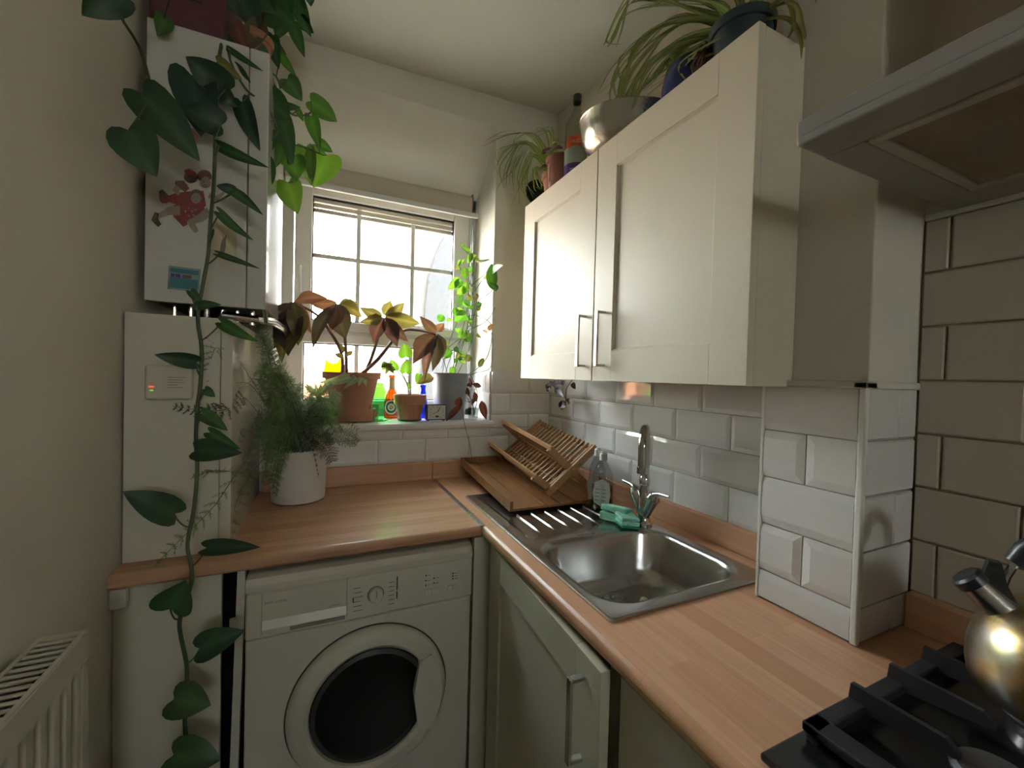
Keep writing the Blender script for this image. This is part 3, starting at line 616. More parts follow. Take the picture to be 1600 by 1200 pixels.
# curved control fascia
def fascia(mb, x0, x1, z0, z1, y, r=.03):
    sec = [(y + .02, z0), (y, z0), (y - .006, z0 + .02), (y - .006, z1 - .05), (y - .002, z1 - .02), (y + .006, z1 - .006), (y + .02, z1)]
    mb.prism([(x0, a, b) for a, b in sec], (x1 - x0, 0, 0))
m = MB(); m.box(WX0, WX1, WYF - .009, WYF + .03, .690, .8085, .006); m.build('control_panel', 'white', wm)
m = MB(); sec = [(WYF + .06, .810), (WYF - .009, .810), (WYF - .008, .826), (WYF, .842), (WYF + .02, .849), (WYF + .06, .849)]; m.prism([(WX0, a, b) for a, b in sec], (WX1 - WX0, 0, 0)); m.build('top_rim', 'white', wm)
m = MB(); m.box(WX0 + .003, WX1 - .003, WYF - .005, WYF + .02, .8083, .8105); m.box(WX0 + .035, WX0 + .0362, WYF - .0095, WYF, .700, .803); m.box(.0776, .0788, WYF - .0096, WYF, .700, .808); m.build('panel_seams', 'inkg', wm)
YP = WYF - .009
dw = MB(); dw.box(WX0 + .038, .0765, YP - .003, YP + .001, .735, .805, .0015); dw.prism([(WX0 + .038, YP - .003, .736), (WX0 + .038, YP - .010, .716), (WX0 + .038, YP - .008, .701), (WX0 + .038, YP, .699), (WX0 + .038, YP, .736)], (.0765 - WX0 - .038, 0, 0))
drw = dw.build('detergent_drawer', 'white', wm)
m = MB(); m.box(WX0 + .10, .073, YP - .0115, YP - .007, .7035, .713, .001); m.build('handle', 'inkg', drw)
text('brand_lettering', 'John Lewis', .0112, (WX0 + .042, YP - .0033, .778), (1, 0, 0), (0, 0, 1), 'inkg', drw)
text('model_lettering', 'JLWM1203', .006, (.034, YP - .0033, .741), (1, 0, 0), (0, 0, 1), 'inkg', drw)
kx, kz = .153, .750
m = MB(); m.lathe([(.0001, -.016), (.016, -.016), (.0195, -.012), (.0205, 0)], (kx, YP, kz), 32, 'Y'); m.box(kx - .004, kx + .004, YP - .020, YP - .014, kz - .018, kz + .018, .001); kb = m.build('programme_dial', 'btn', wm)
m = MB(); m.lathe([(.0208, -.0006), (.0225, -.0006), (.0225, .0002)], (kx, YP, kz), 32, 'Y'); m.box(kx - .0006, kx + .0006, YP - .0205, YP - .019, kz, kz + .018); m.build('dial_ring', 'ink', kb)
m = MB()
for k in range(6): m.box(.094, .094 + .018 + .004 * (k % 3), YP - .0006, YP + .0003, .776 - k * .0125, .7772 - k * .0125)
m.build('programme_print', 'ink', wm)
m = MB()
for k in range(6): m.box(.188, .204, YP - .0006, YP + .0003, .776 - k * .0125, .7772 - k * .0125)
m.build('programme_print', 'ink', wm)
m = MB(); m.box(.0925, .0955, YP - .0008, YP + .0003, .738, .752); m.build('print_bar', 'ink', wm)
m = MB(); m.box(.2095, .2130, YP - .0008, YP + .0003, .752, .790); m.box(.2095, .2130, YP - .0008, YP + .0003, .727, .748); m.build('print_bar', 'ink', wm)
m = MB()
for x in (.292,): 
    for z in (.776, .761, .747): m.box(x, x + .004, YP - .0008, YP + .0003, z, z + .004); m.box(x + .007, x + .014, YP - .0006, YP + .0003, z + .001, z + .002)
for z in (.764, .749): m.box(.316, .320, YP - .0008, YP + .0003, z, z + .004); m.box(.323, .333, YP - .0006, YP + .0003, z + .001, z + .002)
m.build('light_print', 'ink', wm)
m = MB()
for z in (.768, .760, .752): m.box(.374, .378, YP - .0008, YP + .0003, z, z + .004); m.box(.381, .390, YP - .0006, YP + .0003, z + .001, z + .002)
m.build('light_print', 'ink', wm)
for a, b in ((.290, .309), (.3105, .332), (.360, .374), (.3745, .385)):
    m = MB(); m.box(a, b, YP - .004, YP + .001, .722, .736, .0015); m.build('push_button', 'btn', wm)
dcx, dcz = .147, .445
m = MB(); m.lathe([(.213, .001), (.2125, -.010), (.205, -.022), (.19, -.030), (.170, -.030), (.160, -.022), (.157, -.004)], (dcx, WYF, dcz), 72, 'Y')
dd = m.build('door', 'white', wm)
m = MB(); m.lathe([(.2135, -.0015), (.217, -.0015), (.217, .002)], (dcx, WYF, dcz), 72, 'Y'); m.build('door_gap', 'ink', wm)
m = MB(); m.lathe([(.158, -.012), (.154, -.020), (.143, -.024), (.138, -.010)], (dcx, WYF, dcz), 64, 'Y'); m.build('door_seal', 'gasket', dd)
m = MB(); m.lathe([(.0001, -.004), (.06, -.006), (.12, -.012), (.142, -.020)], (dcx, WYF, dcz), 64, 'Y'); m.build('door_glass', 'wmglass', dd)
m = MB(); sec = []
arc = [(dcx + .196 * math.cos(a), dcz + .196 * math.sin(a)) for a in [math.radians(-34 + 68 * i / 12) for i in range(13)]]
inner_ = [(dcx + .128, dcz + .095), (dcx + .115, dcz), (dcx + .128, dcz - .095)]
m.prism([(x, WYF - .036, z) for x, z in arc + inner_], (0, .03, 0)); m.build('handle', 'white', dd)

# ---------------------------------------------------------------- hood
hd = thing('extractor_hood', 'grey metal cooker hood with greasy mesh filter, upper right', 'extractor hood', (.84, .07, 1.7))
m = MB(); hx0, hy1, hy0 = .598, .372, -.23
m.box(hx0, XT - .005, hy0, hy1, 1.712, 1.735, .003)
m.box(hx0, .665, hy0, hy1, 1.700, 1.714, .004); m.box(.985, XT - .005, hy0, hy1, 1.700, 1.714, .002); m.box(.665, .985, .322, hy1, 1.700, 1.714, .002); m.box(.665, .985, hy0, -.18, 1.700, 1.714, .002)
m.box(.86, XT - .005, -.06, .20, 1.735, 2.6, .003)
m.build('canopy', 'hood', hd)
m = MB()
for q in ((.668, .682, -.178, .320), (.968, .982, -.178, .320), (.682, .968, .306, .320), (.682, .968, -.178, -.164)): m.box(q[0], q[1], q[2], q[3], 1.698, 1.709, .002)
ff = m.build('filter_frame', 'frame', hd)
m = MB(); m.box(.682, .968, -.164, .306, 1.703, 1.709); m.build('filter_mesh', 'filt', ff)
m = MB(); m.box(.705, .722, .03, .17, 1.698, 1.7035, .001); m.build('filter_catch', 'rubber', ff)

# ---------------------------------------------------------------- hob
hb = thing('gas_hob', 'black gas hob set in the worktop at lower right', 'hob', (.76, .05, .9))
m = MB(); m.box(.505, 1.02, -.255, .330, .9005, .911, .004); m.build('hob_plate', 'black', hb)
def grate(y0, y1, name='pan_support'):
    m = MB(); t = .012; zb0, zb1 = .911, .935
    m.box(.575, .575 + t + .02, y0, y1, .922, zb1, .003); m.box(.985, .985 + t, y0, y1, .922, zb1, .003)
    m.box(.575, .997, y1 - .022, y1, .922, zb1, .003); m.box(.575, .997, y0, y0 + t, .922, zb1, .003)
    for x in (.58, .985): 
        for y in (y0 + .002, y1 - .016): m.box(x, x + .012, y, y + .012, .911, .924)
    for x in (.680, .782, .885):
        sec = [(y1, .925), (y1 - .003, .955), (y1 - .10, .955), (y1 - .112, .945), (y1 - .112, .938), (y1 - .06, .930), (y1 - .022, .925)]
        m.prism([(x, a, b) for a, b in sec], (.008, 0, 0))
        sec = [(y0, .925), (y0 + .003, .955), (y0 + .10, .955), (y0 + .112, .938), (y0 + .022, .925)]
        m.prism([(x, a, b) for a, b in sec], (.008, 0, 0))
    for y in (y0 + (y1 - y0) * .5,):
        for a, b in ((.587, .66), (.92, .99)): m.box(a, b, y - .004, y + .004, .925, .955)
    return m.build(name, 'iron', hb)
grate(.045, .322); grate(-.245, .035)
for cx, cy, r in ((.70, .185, .036), (.885, .185, .045), (.70, -.10, .045), (.885, -.10, .03)):
    m = MB(); m.lathe([(r * .9, .911), (r * .95, .925), (r * .8, .928), (.0001, .928)], (cx, cy, 0), 32); b_ = m.build('burner', 'steel', hb)
    m = MB(); m.lathe([(r * 1.05, .928), (r * 1.08, .933), (r * .95, .938), (.0001, .939)], (cx, cy, 0), 32); m.build('burner_cap', 'iron', b_)

# kettle
kc_ = V((.890, .165, .9555))
ke = thing('stovetop_kettle', 'tarnished stainless whistling kettle standing on the rear of the hob', 'kettle', kc_)
m = MB(); prof = [(.0001, 0), (.082, 0), (.093, .004), (.098, .014), (.1005, .032), (.0995, .055), (.094, .078), (.083, .097), (.067, .111), (.050, .119), (.040, .121)]
m.lathe(prof, kc_, 56); m.build('body', 'kettle', ke)
m = MB(); m.lathe([(.0395, .121), (.041, .124), (.03, .130), (.012, .134), (.0001, .135)], kc_, 36); m.lathe([(.006, .134), (.006, .141), (.012, .147), (.010, .155), (.0001, .157)], kc_, 20); m.build('lid', 'chrome', ke)
sd = (V((.62, 1.0, 0)) - V((0, 0, 0))); sd = V((-.45, .89, 0)).normalized()
a = kc_ + sd * .058 + V((0, 0, .092)); b = a + sd * .040 + V((0, 0, .040))
m = MB(); m.tube([a, b], [.021, .0155], 24); sp = m.build('spout', 'steel', ke)
m = MB(); m.tube([b - (b - a).normalized() * .005, b + (b - a).normalized() * .006, b + (b - a).normalized() * .009], [.018, .0185, .015], 24); m.build('whistle_cap', 'rubber', sp)
m = MB(); d = (b - a).normalized(); u = d.cross(V((0, 0, 1))).cross(d).normalized() * 1
P = [b + u * .012 - d * .0, b + u * .032 + d * .012, b + u * .040 + d * .004, b + u * .026 - d * .018, b + u * .016 - d * .045, b + u * .006 - d * .05, b + u * .010 - d * .028, b + u * .012 - d * .012]
s_ = d.cross(u).normalized() * .007
m.prism([p - s_ for p in P], s_ * 2); m.build('whistle_lever', 'rubber', sp)
m = MB(); per = sd
P = [kc_ + per * (.072 * math.cos(t)) + V((0, 0, .108 + .105 * math.sin(t))) for t in [PI * i / 16 for i in range(17)]]
m.tube([P[0], P[1], P[2], P[3]], .0045, 10); m.build('handle_bracket', 'chrome', ke)
m = MB(); m.tube([P[-1], P[-2], P[-3], P[-4]], .0045, 10); m.build('handle_bracket', 'chrome', ke)
m = MB(); m.tube(P[3:14], [.011] + [.0135] * 9 + [.011], 16); m.build('handle_grip', 'rubber', ke); ke.scale = (1.05, 1.05, 1.08)
#PART2
# ---------------------------------------------------------------- dish rack and tray (they slope down towards the sink)
TS = .085                                                # slope of the tray along y
def tl(x, y, z): return V((x, y, .9125 + (y - 1.27) * TS + z))
tr = thing('draining_tray', 'dark bamboo drip tray sloping down onto the sink drainer', 'tray', (.77, 1.5, .91))
TX0, TX1, TY0, TY1 = .590, .950, 1.268, 1.815
def slopebox(mb, x0, x1, y0, y1, z0, z1):
    vs = [tl(x, y, z) for x in (x0, x1) for y in (y0, y1) for z in (z0, z1)]
    mb.add(vs, [(0, 1, 3, 2), (4, 6, 7, 5), (0, 4, 5, 1), (2, 3, 7, 6), (0, 2, 6, 4), (1, 5, 7, 3)])
m = MB(); slopebox(m, TX0 + .012, TX1 - .012, TY0, TY1 - .012, 0, .008)
for k in range(4): x = .66 + k * .062; slopebox(m, x, x + .005, TY0 + .001, TY1 - .012, .008, .0115)
m.build('base', 'bamboo', tr)
for a in ((TX0, TX0 + .012, TY0, TY1), (TX1 - .012, TX1, TY0, TY1)): m = MB(); slopebox(m, a[0], a[1], a[2], a[3], 0, .034); m.build('side_rail', 'bamboo', tr)
m = MB(); slopebox(m, TX0 + .012, TX1 - .012, TY1 - .012, TY1, 0, .034); m.build('back_rail', 'bamboo', tr)
m = MB(); slopebox(m, TX0 + .05, TX0 + .09, TY1 - .1, TY1 - .03, -.048, 0); m.build('foot', 'bamboo', tr)
rk = thing('dish_rack', 'two-tier folding bamboo dish rack standing empty in the drip tray', 'dish rack', (.85, 1.55, .93))
RS = .115; RY0, RY1 = 1.335, 1.775
def rl(x, y, z): return V((x, y, z + (y - RY0) * RS))    # z given at the near end
LV, UVp, UR, UL, LL = (.788, .955), (.878, 1.024), (.985, 1.103), (.780, 1.104), (.716, 1.004)
F1, F2 = (.948, .958), (.770, .938)
def leg(a, b, y, wd=.026, th=.010, sh=0):
    m = MB(); m.beam(rl(a[0], y, a[1]), rl(b[0], y, b[1]), th, wd, (b[1] - a[1], 0, a[0] - b[0])); return m
for y in (RY0, RY1):
    leg(F2, UR, y).build('leg', 'bamboor', rk); leg(UL, F1, y + (.012 if y == RY0 else -.012)).build('leg', 'bamboor', rk); leg(LL, (LV[0] + .01, LV[1] - .008), y + (.012 if y == RY0 else -.012)).build('leg', 'bamboor', rk)
def rail(p, name='rail', mt='bamboor', w=.016, t=.012, tilt=0):
    m = MB(); m.beam(rl(p[0], RY0 - .008, p[1]), rl(p[0], RY1 + .008, p[1]), w, t, (0, 0, 1)); return m.build(name, mt, rk)
for p in (UL, LL): rail((p[0] + .002, p[1] + .004), w=.010, t=.014)
for p in (UVp, LV): rail((p[0], p[1] - .006), w=.016, t=.012)
rail((UR[0] - .006, UR[1] - .012), w=.012, t=.012); rail((.912, 1.040), w=.010, t=.010); rail((.82, .975), w=.010, t=.010)
NS = 15
def slats(a, b, i):
    y = RY0 + .02 + (RY1 - RY0 - .04) * i / (NS - 1)
    m = MB(); m.beam(rl(a[0], y, a[1]), rl(b[0], y, b[1]), .0075, .009, (b[1] - a[1], 0, a[0] - b[0])); return m.build('slat', 'bamboor', rk)
for i in range(NS):
    slats((UVp[0] + .006, UVp[1] + .008), (UR[0] - .002, UR[1] + .002), i)
    slats((UL[0] + .004, UL[1] + .006), (UVp[0] - .006, UVp[1] + .008), i)
    slats((LV[0] + .006, LV[1] + .006), (UVp[0] + .000, UVp[1] - .003), i)
    slats((LL[0] + .004, LL[1] + .006), (LV[0] - .006, LV[1] + .006), i)

# ---------------------------------------------------------------- washing-up bottles and sponges
def bottleparts(root, c, R, H, body, liquid=None, lh=.4, neck=.012, sx=1, sy=1, shoulder=.62, cap='trim', capr=.013, capz=None):
    c = V(c); m = MB()
    prof = [(.0001, 0), (R * .9, 0), (R, .006), (R, H * shoulder * .75), (R * .93, H * shoulder), (R * .6, H * (shoulder + .14)), (neck, H * (shoulder + .24)), (neck, H * .93), (.0001, H * .93)]
    m.lathe(prof, c, 32, 'Z', sx, sy); m.build('bottle_body', body, root)
    if liquid:
        m = MB(); h = H * lh; m.lathe([(.0001, .003), (R * .86, .003), (R * .94, .008), (R * .94, h), (.0001, h)], c, 28, 'Z', sx, sy); m.build('liquid', liquid, root)
    if cap: m = MB(); m.lathe([(capr, H * .86), (capr, H * .97), (capr * .7, H * .985), (capr * .7, H), (.0001, H)], c, 20); m.build('cap', cap, root)
c = V((.915, 1.195, .9065)); r = thing('washing_up_bottle', 'clear washing-up bottle holding yellow liquid behind the sponges', 'bottle', c)
bottleparts(r, c, .041, .205, 'clear', 'liq', .42, sx=.85, sy=1.0)
m = MB(); lab = [(-.030, .028), (-.036, .06), (-.028, .098), (.004, .112), (.030, .098), (.036, .06), (.030, .022), (.005, .014)]
fx = V((-.75, -.66, 0)); sxv = V((.66, -.75, 0))
m.prism([c + fx * .036 + sxv * (a * .85 + .004) + V((0, 0, b + .006)) for a, b in lab], fx * .001); lb_ = m.build('label', 'label', r)
m = MB()
for k in range(4):
    for j in range(2): o = c + fx * .0375 + sxv * (-.018 + j * .022) + V((0, 0, .080 - k * .013)); m.prism([o, o + sxv * .015, o + sxv * .015 + V((0, 0, .003)), o + V((0, 0, .003))], fx * .0003)
m.build('label_print', 'inkg', lb_)
c = V((.948, 1.272, .9065)); r = thing('washing_up_bottle', 'empty clear squeezy bottle with white cap between dish rack and yellow soap', 'bottle', c)
bottleparts(r, c, .036, .205, 'clear', None, sx=.8)
m = MB(); m.prism([c + fx * .033 + sxv * a + V((0, 0, b)) for a, b in ((-.024, .02), (-.03, .08), (-.02, .11), (.012, .11), (.02, .02))], fx * .001); m.build('label', 'label', r)
for (cx, cy, cz, rz_, lbl) in ((.892, 1.088, .9065, .5, 'green sponge lying flat, uppermost and left of the pair by the tap'), (.893, 1.040, .9065, -.25, 'green sponge with dark scourer, folded against the tap base')):
    r = thing('sponge', lbl, 'sponge', (cx, cy, cz), 'green sponges behind the sink'); Rm = Matrix.Rotation(rz_, 3, 'Z') @ Matrix.Rotation(.12, 3, 'Y')
    if rz_ > 0:
        m = MB(); m.box(cx - .034, cx + .034, cy - .045, cy + .045, cz, cz + .026, .005, Rm); m.box(cx - .03, cx + .036, cy - .043, cy + .045, cz + .027, cz + .046, .005, Rm @ Matrix.Rotation(.1, 3, 'Y')); m.build('foam', 'sponge', r)
    else:
        m = MB(); m.box(cx - .03, cx + .03, cy - .036, cy + .036, cz + .008, cz + .022, .004, Rm); m.box(cx - .03, cx + .03, cy - .036, cy + .036, cz + .024, cz + .036, .004, Rm @ Matrix.Rotation(.08, 3, 'X')); m.build('foam', 'sponge', r)
        m = MB(); m.box(cx - .03, cx + .03, cy - .036, cy + .036, cz + .001, cz + .007, .001, Rm); m.build('scourer', 'spongea', r)

# ---------------------------------------------------------------- window sill things
def potprof(r0, r1, h, rim=.02, lip=.006, th=.006):
    return [(.0001, 0), (r0, 0), (r0 + (r1 - r0) * .8 - .001, h - rim), (r1 + lip * .2, h - rim + .001), (r1 + lip * .5, h), (r1 - th, h), (r1 - th - .002, h - .015), (.0001, h - .015)]
def pot(root, c, r0, r1, h, mt, rim=.02, soil=True, lip=.006):
    m = MB(); m.lathe(potprof(r0, r1, h, rim, lip), c, 44); p_ = m.build('pot', mt, root)
    if soil: m = MB(); m.lathe([(.0001, h - .016), (r1 - .010, h - .016), (r1 - .012, h - .011), (r1 * .4, h - .006), (.0001, h - .005)], c, 24); m.build('soil', 'soil', root)
ZS = Zs + .0006
CAMP = V((0, 0, CAMZ)); FWD = RM @ V((0, 0, -1))
def dpt(p): return (p - CAMP).dot(FWD)
def leaf(mb, base, tip, hw, nrm, col, shape='heart', fold=.12, curl=.06, n=8, col2=None):
    base = V(base); tip = V(tip); d = tip - base; L = d.length; side = d.cross(nrm)
    if side.length < 1e-6: side = d.orthogonal()
    side.normalize(); up = side.cross(d).normalized()
    if shape in ('heart', 'oval'):
        O = {'heart': [(0, 0, 0), (.28, -.10, .015), (.58, -.13, .05), (.84, -.06, .11), (.98, .09, .2), (1, .27, .32), (.91, .45, .46), (.74, .61, .61), (.52, .76, .75), (.29, .88, .87), (.11, .96, .95), (.005, 1, 1)],
             'oval': [(0, 0, 0), (.3, .03, .03), (.6, .10, .08), (.85, .21, .17), (.98, .35, .3), (1, .47, .42), (.93, .59, .55), (.78, .71, .68), (.57, .82, .80), (.33, .91, .90), (.13, .97, .965), (.005, 1, 1)]}[shape]
        vs = []; tn = []; wob = rnd.uniform(0, 6)
        for (wx_, ya, ym) in O:
            for s_ in (-1, -.5, 0, .5, 1):
                a = abs(s_); yy = ym + (ya - ym) * a ** 1.4; ww = wx_ * s_ * hw
                vs.append(base + d * yy + side * ww + up * (fold * abs(ww) * 2 + curl * L * math.sin(PI * max(0, min(1, yy))) + .03 * hw * math.sin(wob + yy * 9 + s_ * 2) * a - fold * hw * .4))
                tn.append(tuple(min(1, x * 1.4 + .012) for x in col) if a == 0 else col)
        fs = [(i * 5 + j, i * 5 + j + 1, (i + 1) * 5 + j + 1, (i + 1) * 5 + j) for i in range(len(O) - 1) for j in range(4)]
        mb.add(vs, fs, True, tn); return
    T = ([0, .08, .2, .35, .5, .65, .78, .9, 1], [.1, .35, .7, .95, 1, .86, .58, .27, .01], 0)
    vs = []; tn = []
    for t, w_ in zip(T[0], T[1]):
        for s_ in (-1, -.66, -.33, 0, .33, .66, 1):
            a = abs(s_); back = T[2] * (a ** 1.3) * (1 - t) ** 4
            rag = 0
            if a == 1: rag = (rnd.random() - .5) * .16
            vs.append(base + d * (t - back) + side * (s_ * hw * (w_ + rag * w_)) + up * (fold * a * w_ * hw * 2 + curl * L * math.sin(PI * t) - fold * hw * .4))
            c_ = col
            if a < .1: c_ = tuple(min(1, x * 1.35 + .01) for x in col)
            if col2 and a > .5: c_ = col2
            tn.append(c_)
    fs = [(i * 7 + j, i * 7 + j + 1, (i + 1) * 7 + j + 1, (i + 1) * 7 + j) for i in range(8) for j in range(6)]
    mb.add(vs, fs, True, tn)
DG = (.034, .080, .050); MG = (.048, .115, .048); BG = (.09, .21, .04); YG = (.16, .27, .05)  # lighter greens for young window-side pothos; part of their backlight is in the colour
def jit(c, k=.2): q = 1 + (rnd.random() - .5) * 2 * k; return tuple(x * q for x in c)
def pxleaf(mb, bx, by, tx_, ty_, hwpx, y, col, dy=0, shape='heart', tilt=.35, **k):
    b = sty(bx, by, y); t = sty(tx_, ty_, y + dy); nrm = (CAMP - b).normalized() + V((rnd.uniform(-1, 1), 0, rnd.uniform(-1, 1))) * tilt
    leaf(mb, b, t, hwpx * dpt(b) / FPX, nrm, jit(col), shape, **k); return b
def sty(px, py, y):
    p = aty(px, py, y)
    return atx(px, py, .728) if p.x > .728 and px > 740 else p
def pathpx(pts, y): return smoothpath([aty(p[0], p[1], p[2] if len(p) > 2 else y) for p in pts])
def nearest(P, q, below=0):
    return min(P, key=lambda p: (p - q).length + (.0 if p.z < q.z else .0))

# --- trailing pothos on the boiler
po = thing('trailing_pothos', 'large trailing pothos on top of the boiler, its long vine hanging past the worktop', 'plant', (-.27, 1.45, 2.24))
m = MB(); m.lathe(potprof(.038, .050, .10, .02), (-.192, 1.46, 2.2415), 36); m.build('pot', 'terra', po)
vinepts = [(352, 20, 1.44), (347, 62, 1.36), (340, 110, 1.30), (338, 170, 1.29), (336, 230, 1.27), (334, 290, 1.26), (329, 345, 1.26), (325, 400, 1.25), (316, 450, 1.24), (309, 497, 1.235), (315, 545, 1.23), (313, 600, 1.225), (308, 640, 1.22), (306, 690, 1.21), (308, 735, 1.20), (303, 795, 1.18), (293, 850, 1.16), (299, 885, 1.15), (298, 915, 1.15), (283, 960, 1.15), (281, 985, 1.15), (291, 1035, 1.15), (292, 1065, 1.15), (289, 1120, 1.15), (289, 1160, 1.15), (275, 1230, 1.15)]
vine = pathpx(vinepts, 1.25)
others = [pathpx(q, 1.4) for q in (
 [(352, 20, 1.42), (285, -6, 1.30), (215, -8, 1.18), (180, 6, 1.12), (216, 70, 1.14), (228, 105, 1.17), (240, 150, 1.20)],
 [(385, 10, 1.50), (408, 60, 1.46), (417, 110, 1.46), (436, 150, 1.48), (430, 190, 1.5), (448, 240, 1.55), (452, 262, 1.58), (462, 282, 1.6)],
 [(350, 40, 1.38), (360, 95, 1.33), (385, 140, 1.33), (405, 155, 1.36), (420, 172, 1.38), (436, 205, 1.44)],
 [(400, 15, 1.5), (440, 45, 1.52), (456, 40, 1.54)], [(417, 110, 1.46), (432, 120, 1.5), (438, 138, 1.5)],
 [(436, 150, 1.48), (455, 178, 1.52), (475, 180, 1.55), (487, 175, 1.56)], [(448, 228, 1.55), (470, 228, 1.57), (500, 240, 1.58)])]
m = MB(); k = len(vine); m.tube(vine, [.0042] * k, 8)
for o_ in others: m.tube(o_, .0028, 6)
lf = MB()
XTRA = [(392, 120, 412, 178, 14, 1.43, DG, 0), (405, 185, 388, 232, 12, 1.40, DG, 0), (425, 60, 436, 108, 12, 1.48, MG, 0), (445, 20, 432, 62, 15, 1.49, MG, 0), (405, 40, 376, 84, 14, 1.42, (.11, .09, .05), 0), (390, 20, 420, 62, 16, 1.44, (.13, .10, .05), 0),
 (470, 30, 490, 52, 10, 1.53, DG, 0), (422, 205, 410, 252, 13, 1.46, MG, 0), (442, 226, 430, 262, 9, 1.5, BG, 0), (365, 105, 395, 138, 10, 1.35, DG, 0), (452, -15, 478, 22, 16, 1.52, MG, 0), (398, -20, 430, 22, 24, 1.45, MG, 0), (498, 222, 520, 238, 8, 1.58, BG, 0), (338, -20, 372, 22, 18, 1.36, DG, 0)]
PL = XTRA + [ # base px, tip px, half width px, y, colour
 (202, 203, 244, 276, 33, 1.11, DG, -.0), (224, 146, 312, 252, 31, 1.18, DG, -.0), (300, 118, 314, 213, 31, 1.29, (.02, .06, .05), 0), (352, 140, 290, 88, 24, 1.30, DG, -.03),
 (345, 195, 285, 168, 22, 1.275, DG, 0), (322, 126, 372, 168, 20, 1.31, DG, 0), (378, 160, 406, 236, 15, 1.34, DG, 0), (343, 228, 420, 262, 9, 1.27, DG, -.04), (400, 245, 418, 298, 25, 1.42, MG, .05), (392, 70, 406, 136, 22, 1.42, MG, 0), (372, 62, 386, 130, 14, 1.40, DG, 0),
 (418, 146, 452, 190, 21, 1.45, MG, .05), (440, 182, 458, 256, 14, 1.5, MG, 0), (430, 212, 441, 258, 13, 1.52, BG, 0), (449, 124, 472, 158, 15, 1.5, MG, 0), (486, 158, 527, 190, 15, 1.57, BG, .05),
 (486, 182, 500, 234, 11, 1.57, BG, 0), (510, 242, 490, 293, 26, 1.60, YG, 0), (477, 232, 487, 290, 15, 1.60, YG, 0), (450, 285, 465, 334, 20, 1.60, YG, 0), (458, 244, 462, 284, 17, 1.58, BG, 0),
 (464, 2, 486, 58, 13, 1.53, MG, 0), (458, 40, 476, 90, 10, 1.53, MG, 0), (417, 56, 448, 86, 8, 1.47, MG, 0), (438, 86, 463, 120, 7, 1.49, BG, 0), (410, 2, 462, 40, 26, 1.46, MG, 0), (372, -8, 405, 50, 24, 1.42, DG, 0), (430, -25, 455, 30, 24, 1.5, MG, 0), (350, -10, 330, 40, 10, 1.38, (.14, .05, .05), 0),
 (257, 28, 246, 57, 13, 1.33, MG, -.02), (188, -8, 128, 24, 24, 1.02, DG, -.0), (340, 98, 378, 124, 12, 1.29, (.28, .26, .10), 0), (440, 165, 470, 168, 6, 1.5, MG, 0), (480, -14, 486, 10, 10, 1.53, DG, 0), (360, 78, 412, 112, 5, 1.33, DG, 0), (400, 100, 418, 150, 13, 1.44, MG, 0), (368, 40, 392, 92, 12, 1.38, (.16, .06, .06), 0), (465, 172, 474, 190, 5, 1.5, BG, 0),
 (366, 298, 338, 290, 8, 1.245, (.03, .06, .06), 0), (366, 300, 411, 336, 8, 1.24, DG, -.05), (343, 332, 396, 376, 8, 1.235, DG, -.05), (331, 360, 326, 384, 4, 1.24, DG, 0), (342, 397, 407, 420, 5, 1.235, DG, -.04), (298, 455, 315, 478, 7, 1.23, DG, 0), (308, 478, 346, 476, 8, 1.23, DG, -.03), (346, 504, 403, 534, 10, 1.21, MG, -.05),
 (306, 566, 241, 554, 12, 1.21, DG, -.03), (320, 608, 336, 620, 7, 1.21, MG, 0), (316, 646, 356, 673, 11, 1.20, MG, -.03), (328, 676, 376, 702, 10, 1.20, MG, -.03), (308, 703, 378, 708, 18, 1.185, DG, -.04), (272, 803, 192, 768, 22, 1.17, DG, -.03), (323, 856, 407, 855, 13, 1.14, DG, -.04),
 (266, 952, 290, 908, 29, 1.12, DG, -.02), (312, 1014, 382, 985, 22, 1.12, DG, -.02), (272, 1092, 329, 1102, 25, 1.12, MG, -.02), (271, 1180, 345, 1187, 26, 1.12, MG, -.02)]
allp = vine + [p for o_ in others for p in o_]
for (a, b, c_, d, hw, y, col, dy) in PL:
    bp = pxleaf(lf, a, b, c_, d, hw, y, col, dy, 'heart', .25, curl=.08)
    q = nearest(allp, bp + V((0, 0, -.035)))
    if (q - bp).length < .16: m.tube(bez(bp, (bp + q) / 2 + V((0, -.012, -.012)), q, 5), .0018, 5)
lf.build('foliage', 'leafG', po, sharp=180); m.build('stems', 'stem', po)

m = MB(); m.box(-.402, -.243, 1.35, 1.62, 2.2415, 2.50, .006); m.build('storage_box', 'maroon', label='maroon box on top of the boiler behind the pothos', category='box')

# --- things stuck on the boiler
def decal(px_pts, y, d, mt, name, parent=None, **k):
    m = MB(); m.prism([aty(a, b, y) for a, b in px_pts], (0, d, 0)); return m.build(name, mt, parent, **k)
FY = BY - .0008
def off(x, y): return (220 + x / 4, 180 + y / 4)
ch = thing('cherub_sticker', 'cut-out paper sticker of two cherubs in red drapery on the boiler front', 'sticker', (-.3, FY, 1.8))
outl = [(240, 345), (285, 290), (330, 290), (345, 335), (420, 345), (450, 400), (455, 470), (520, 470), (480, 540), (440, 560), (450, 600), (440, 650), (370, 680), (360, 730), (330, 740), (300, 700), (255, 700), (215, 640), (130, 625), (135, 690), (100, 690), (60, 640), (70, 600), (130, 580), (150, 565), (115, 540), (100, 490), (120, 445), (160, 460), (170, 430), (210, 385), (260, 360)]
decal([off(*p) for p in outl], FY, -.0012, 'label', 'paper_backing', ch)
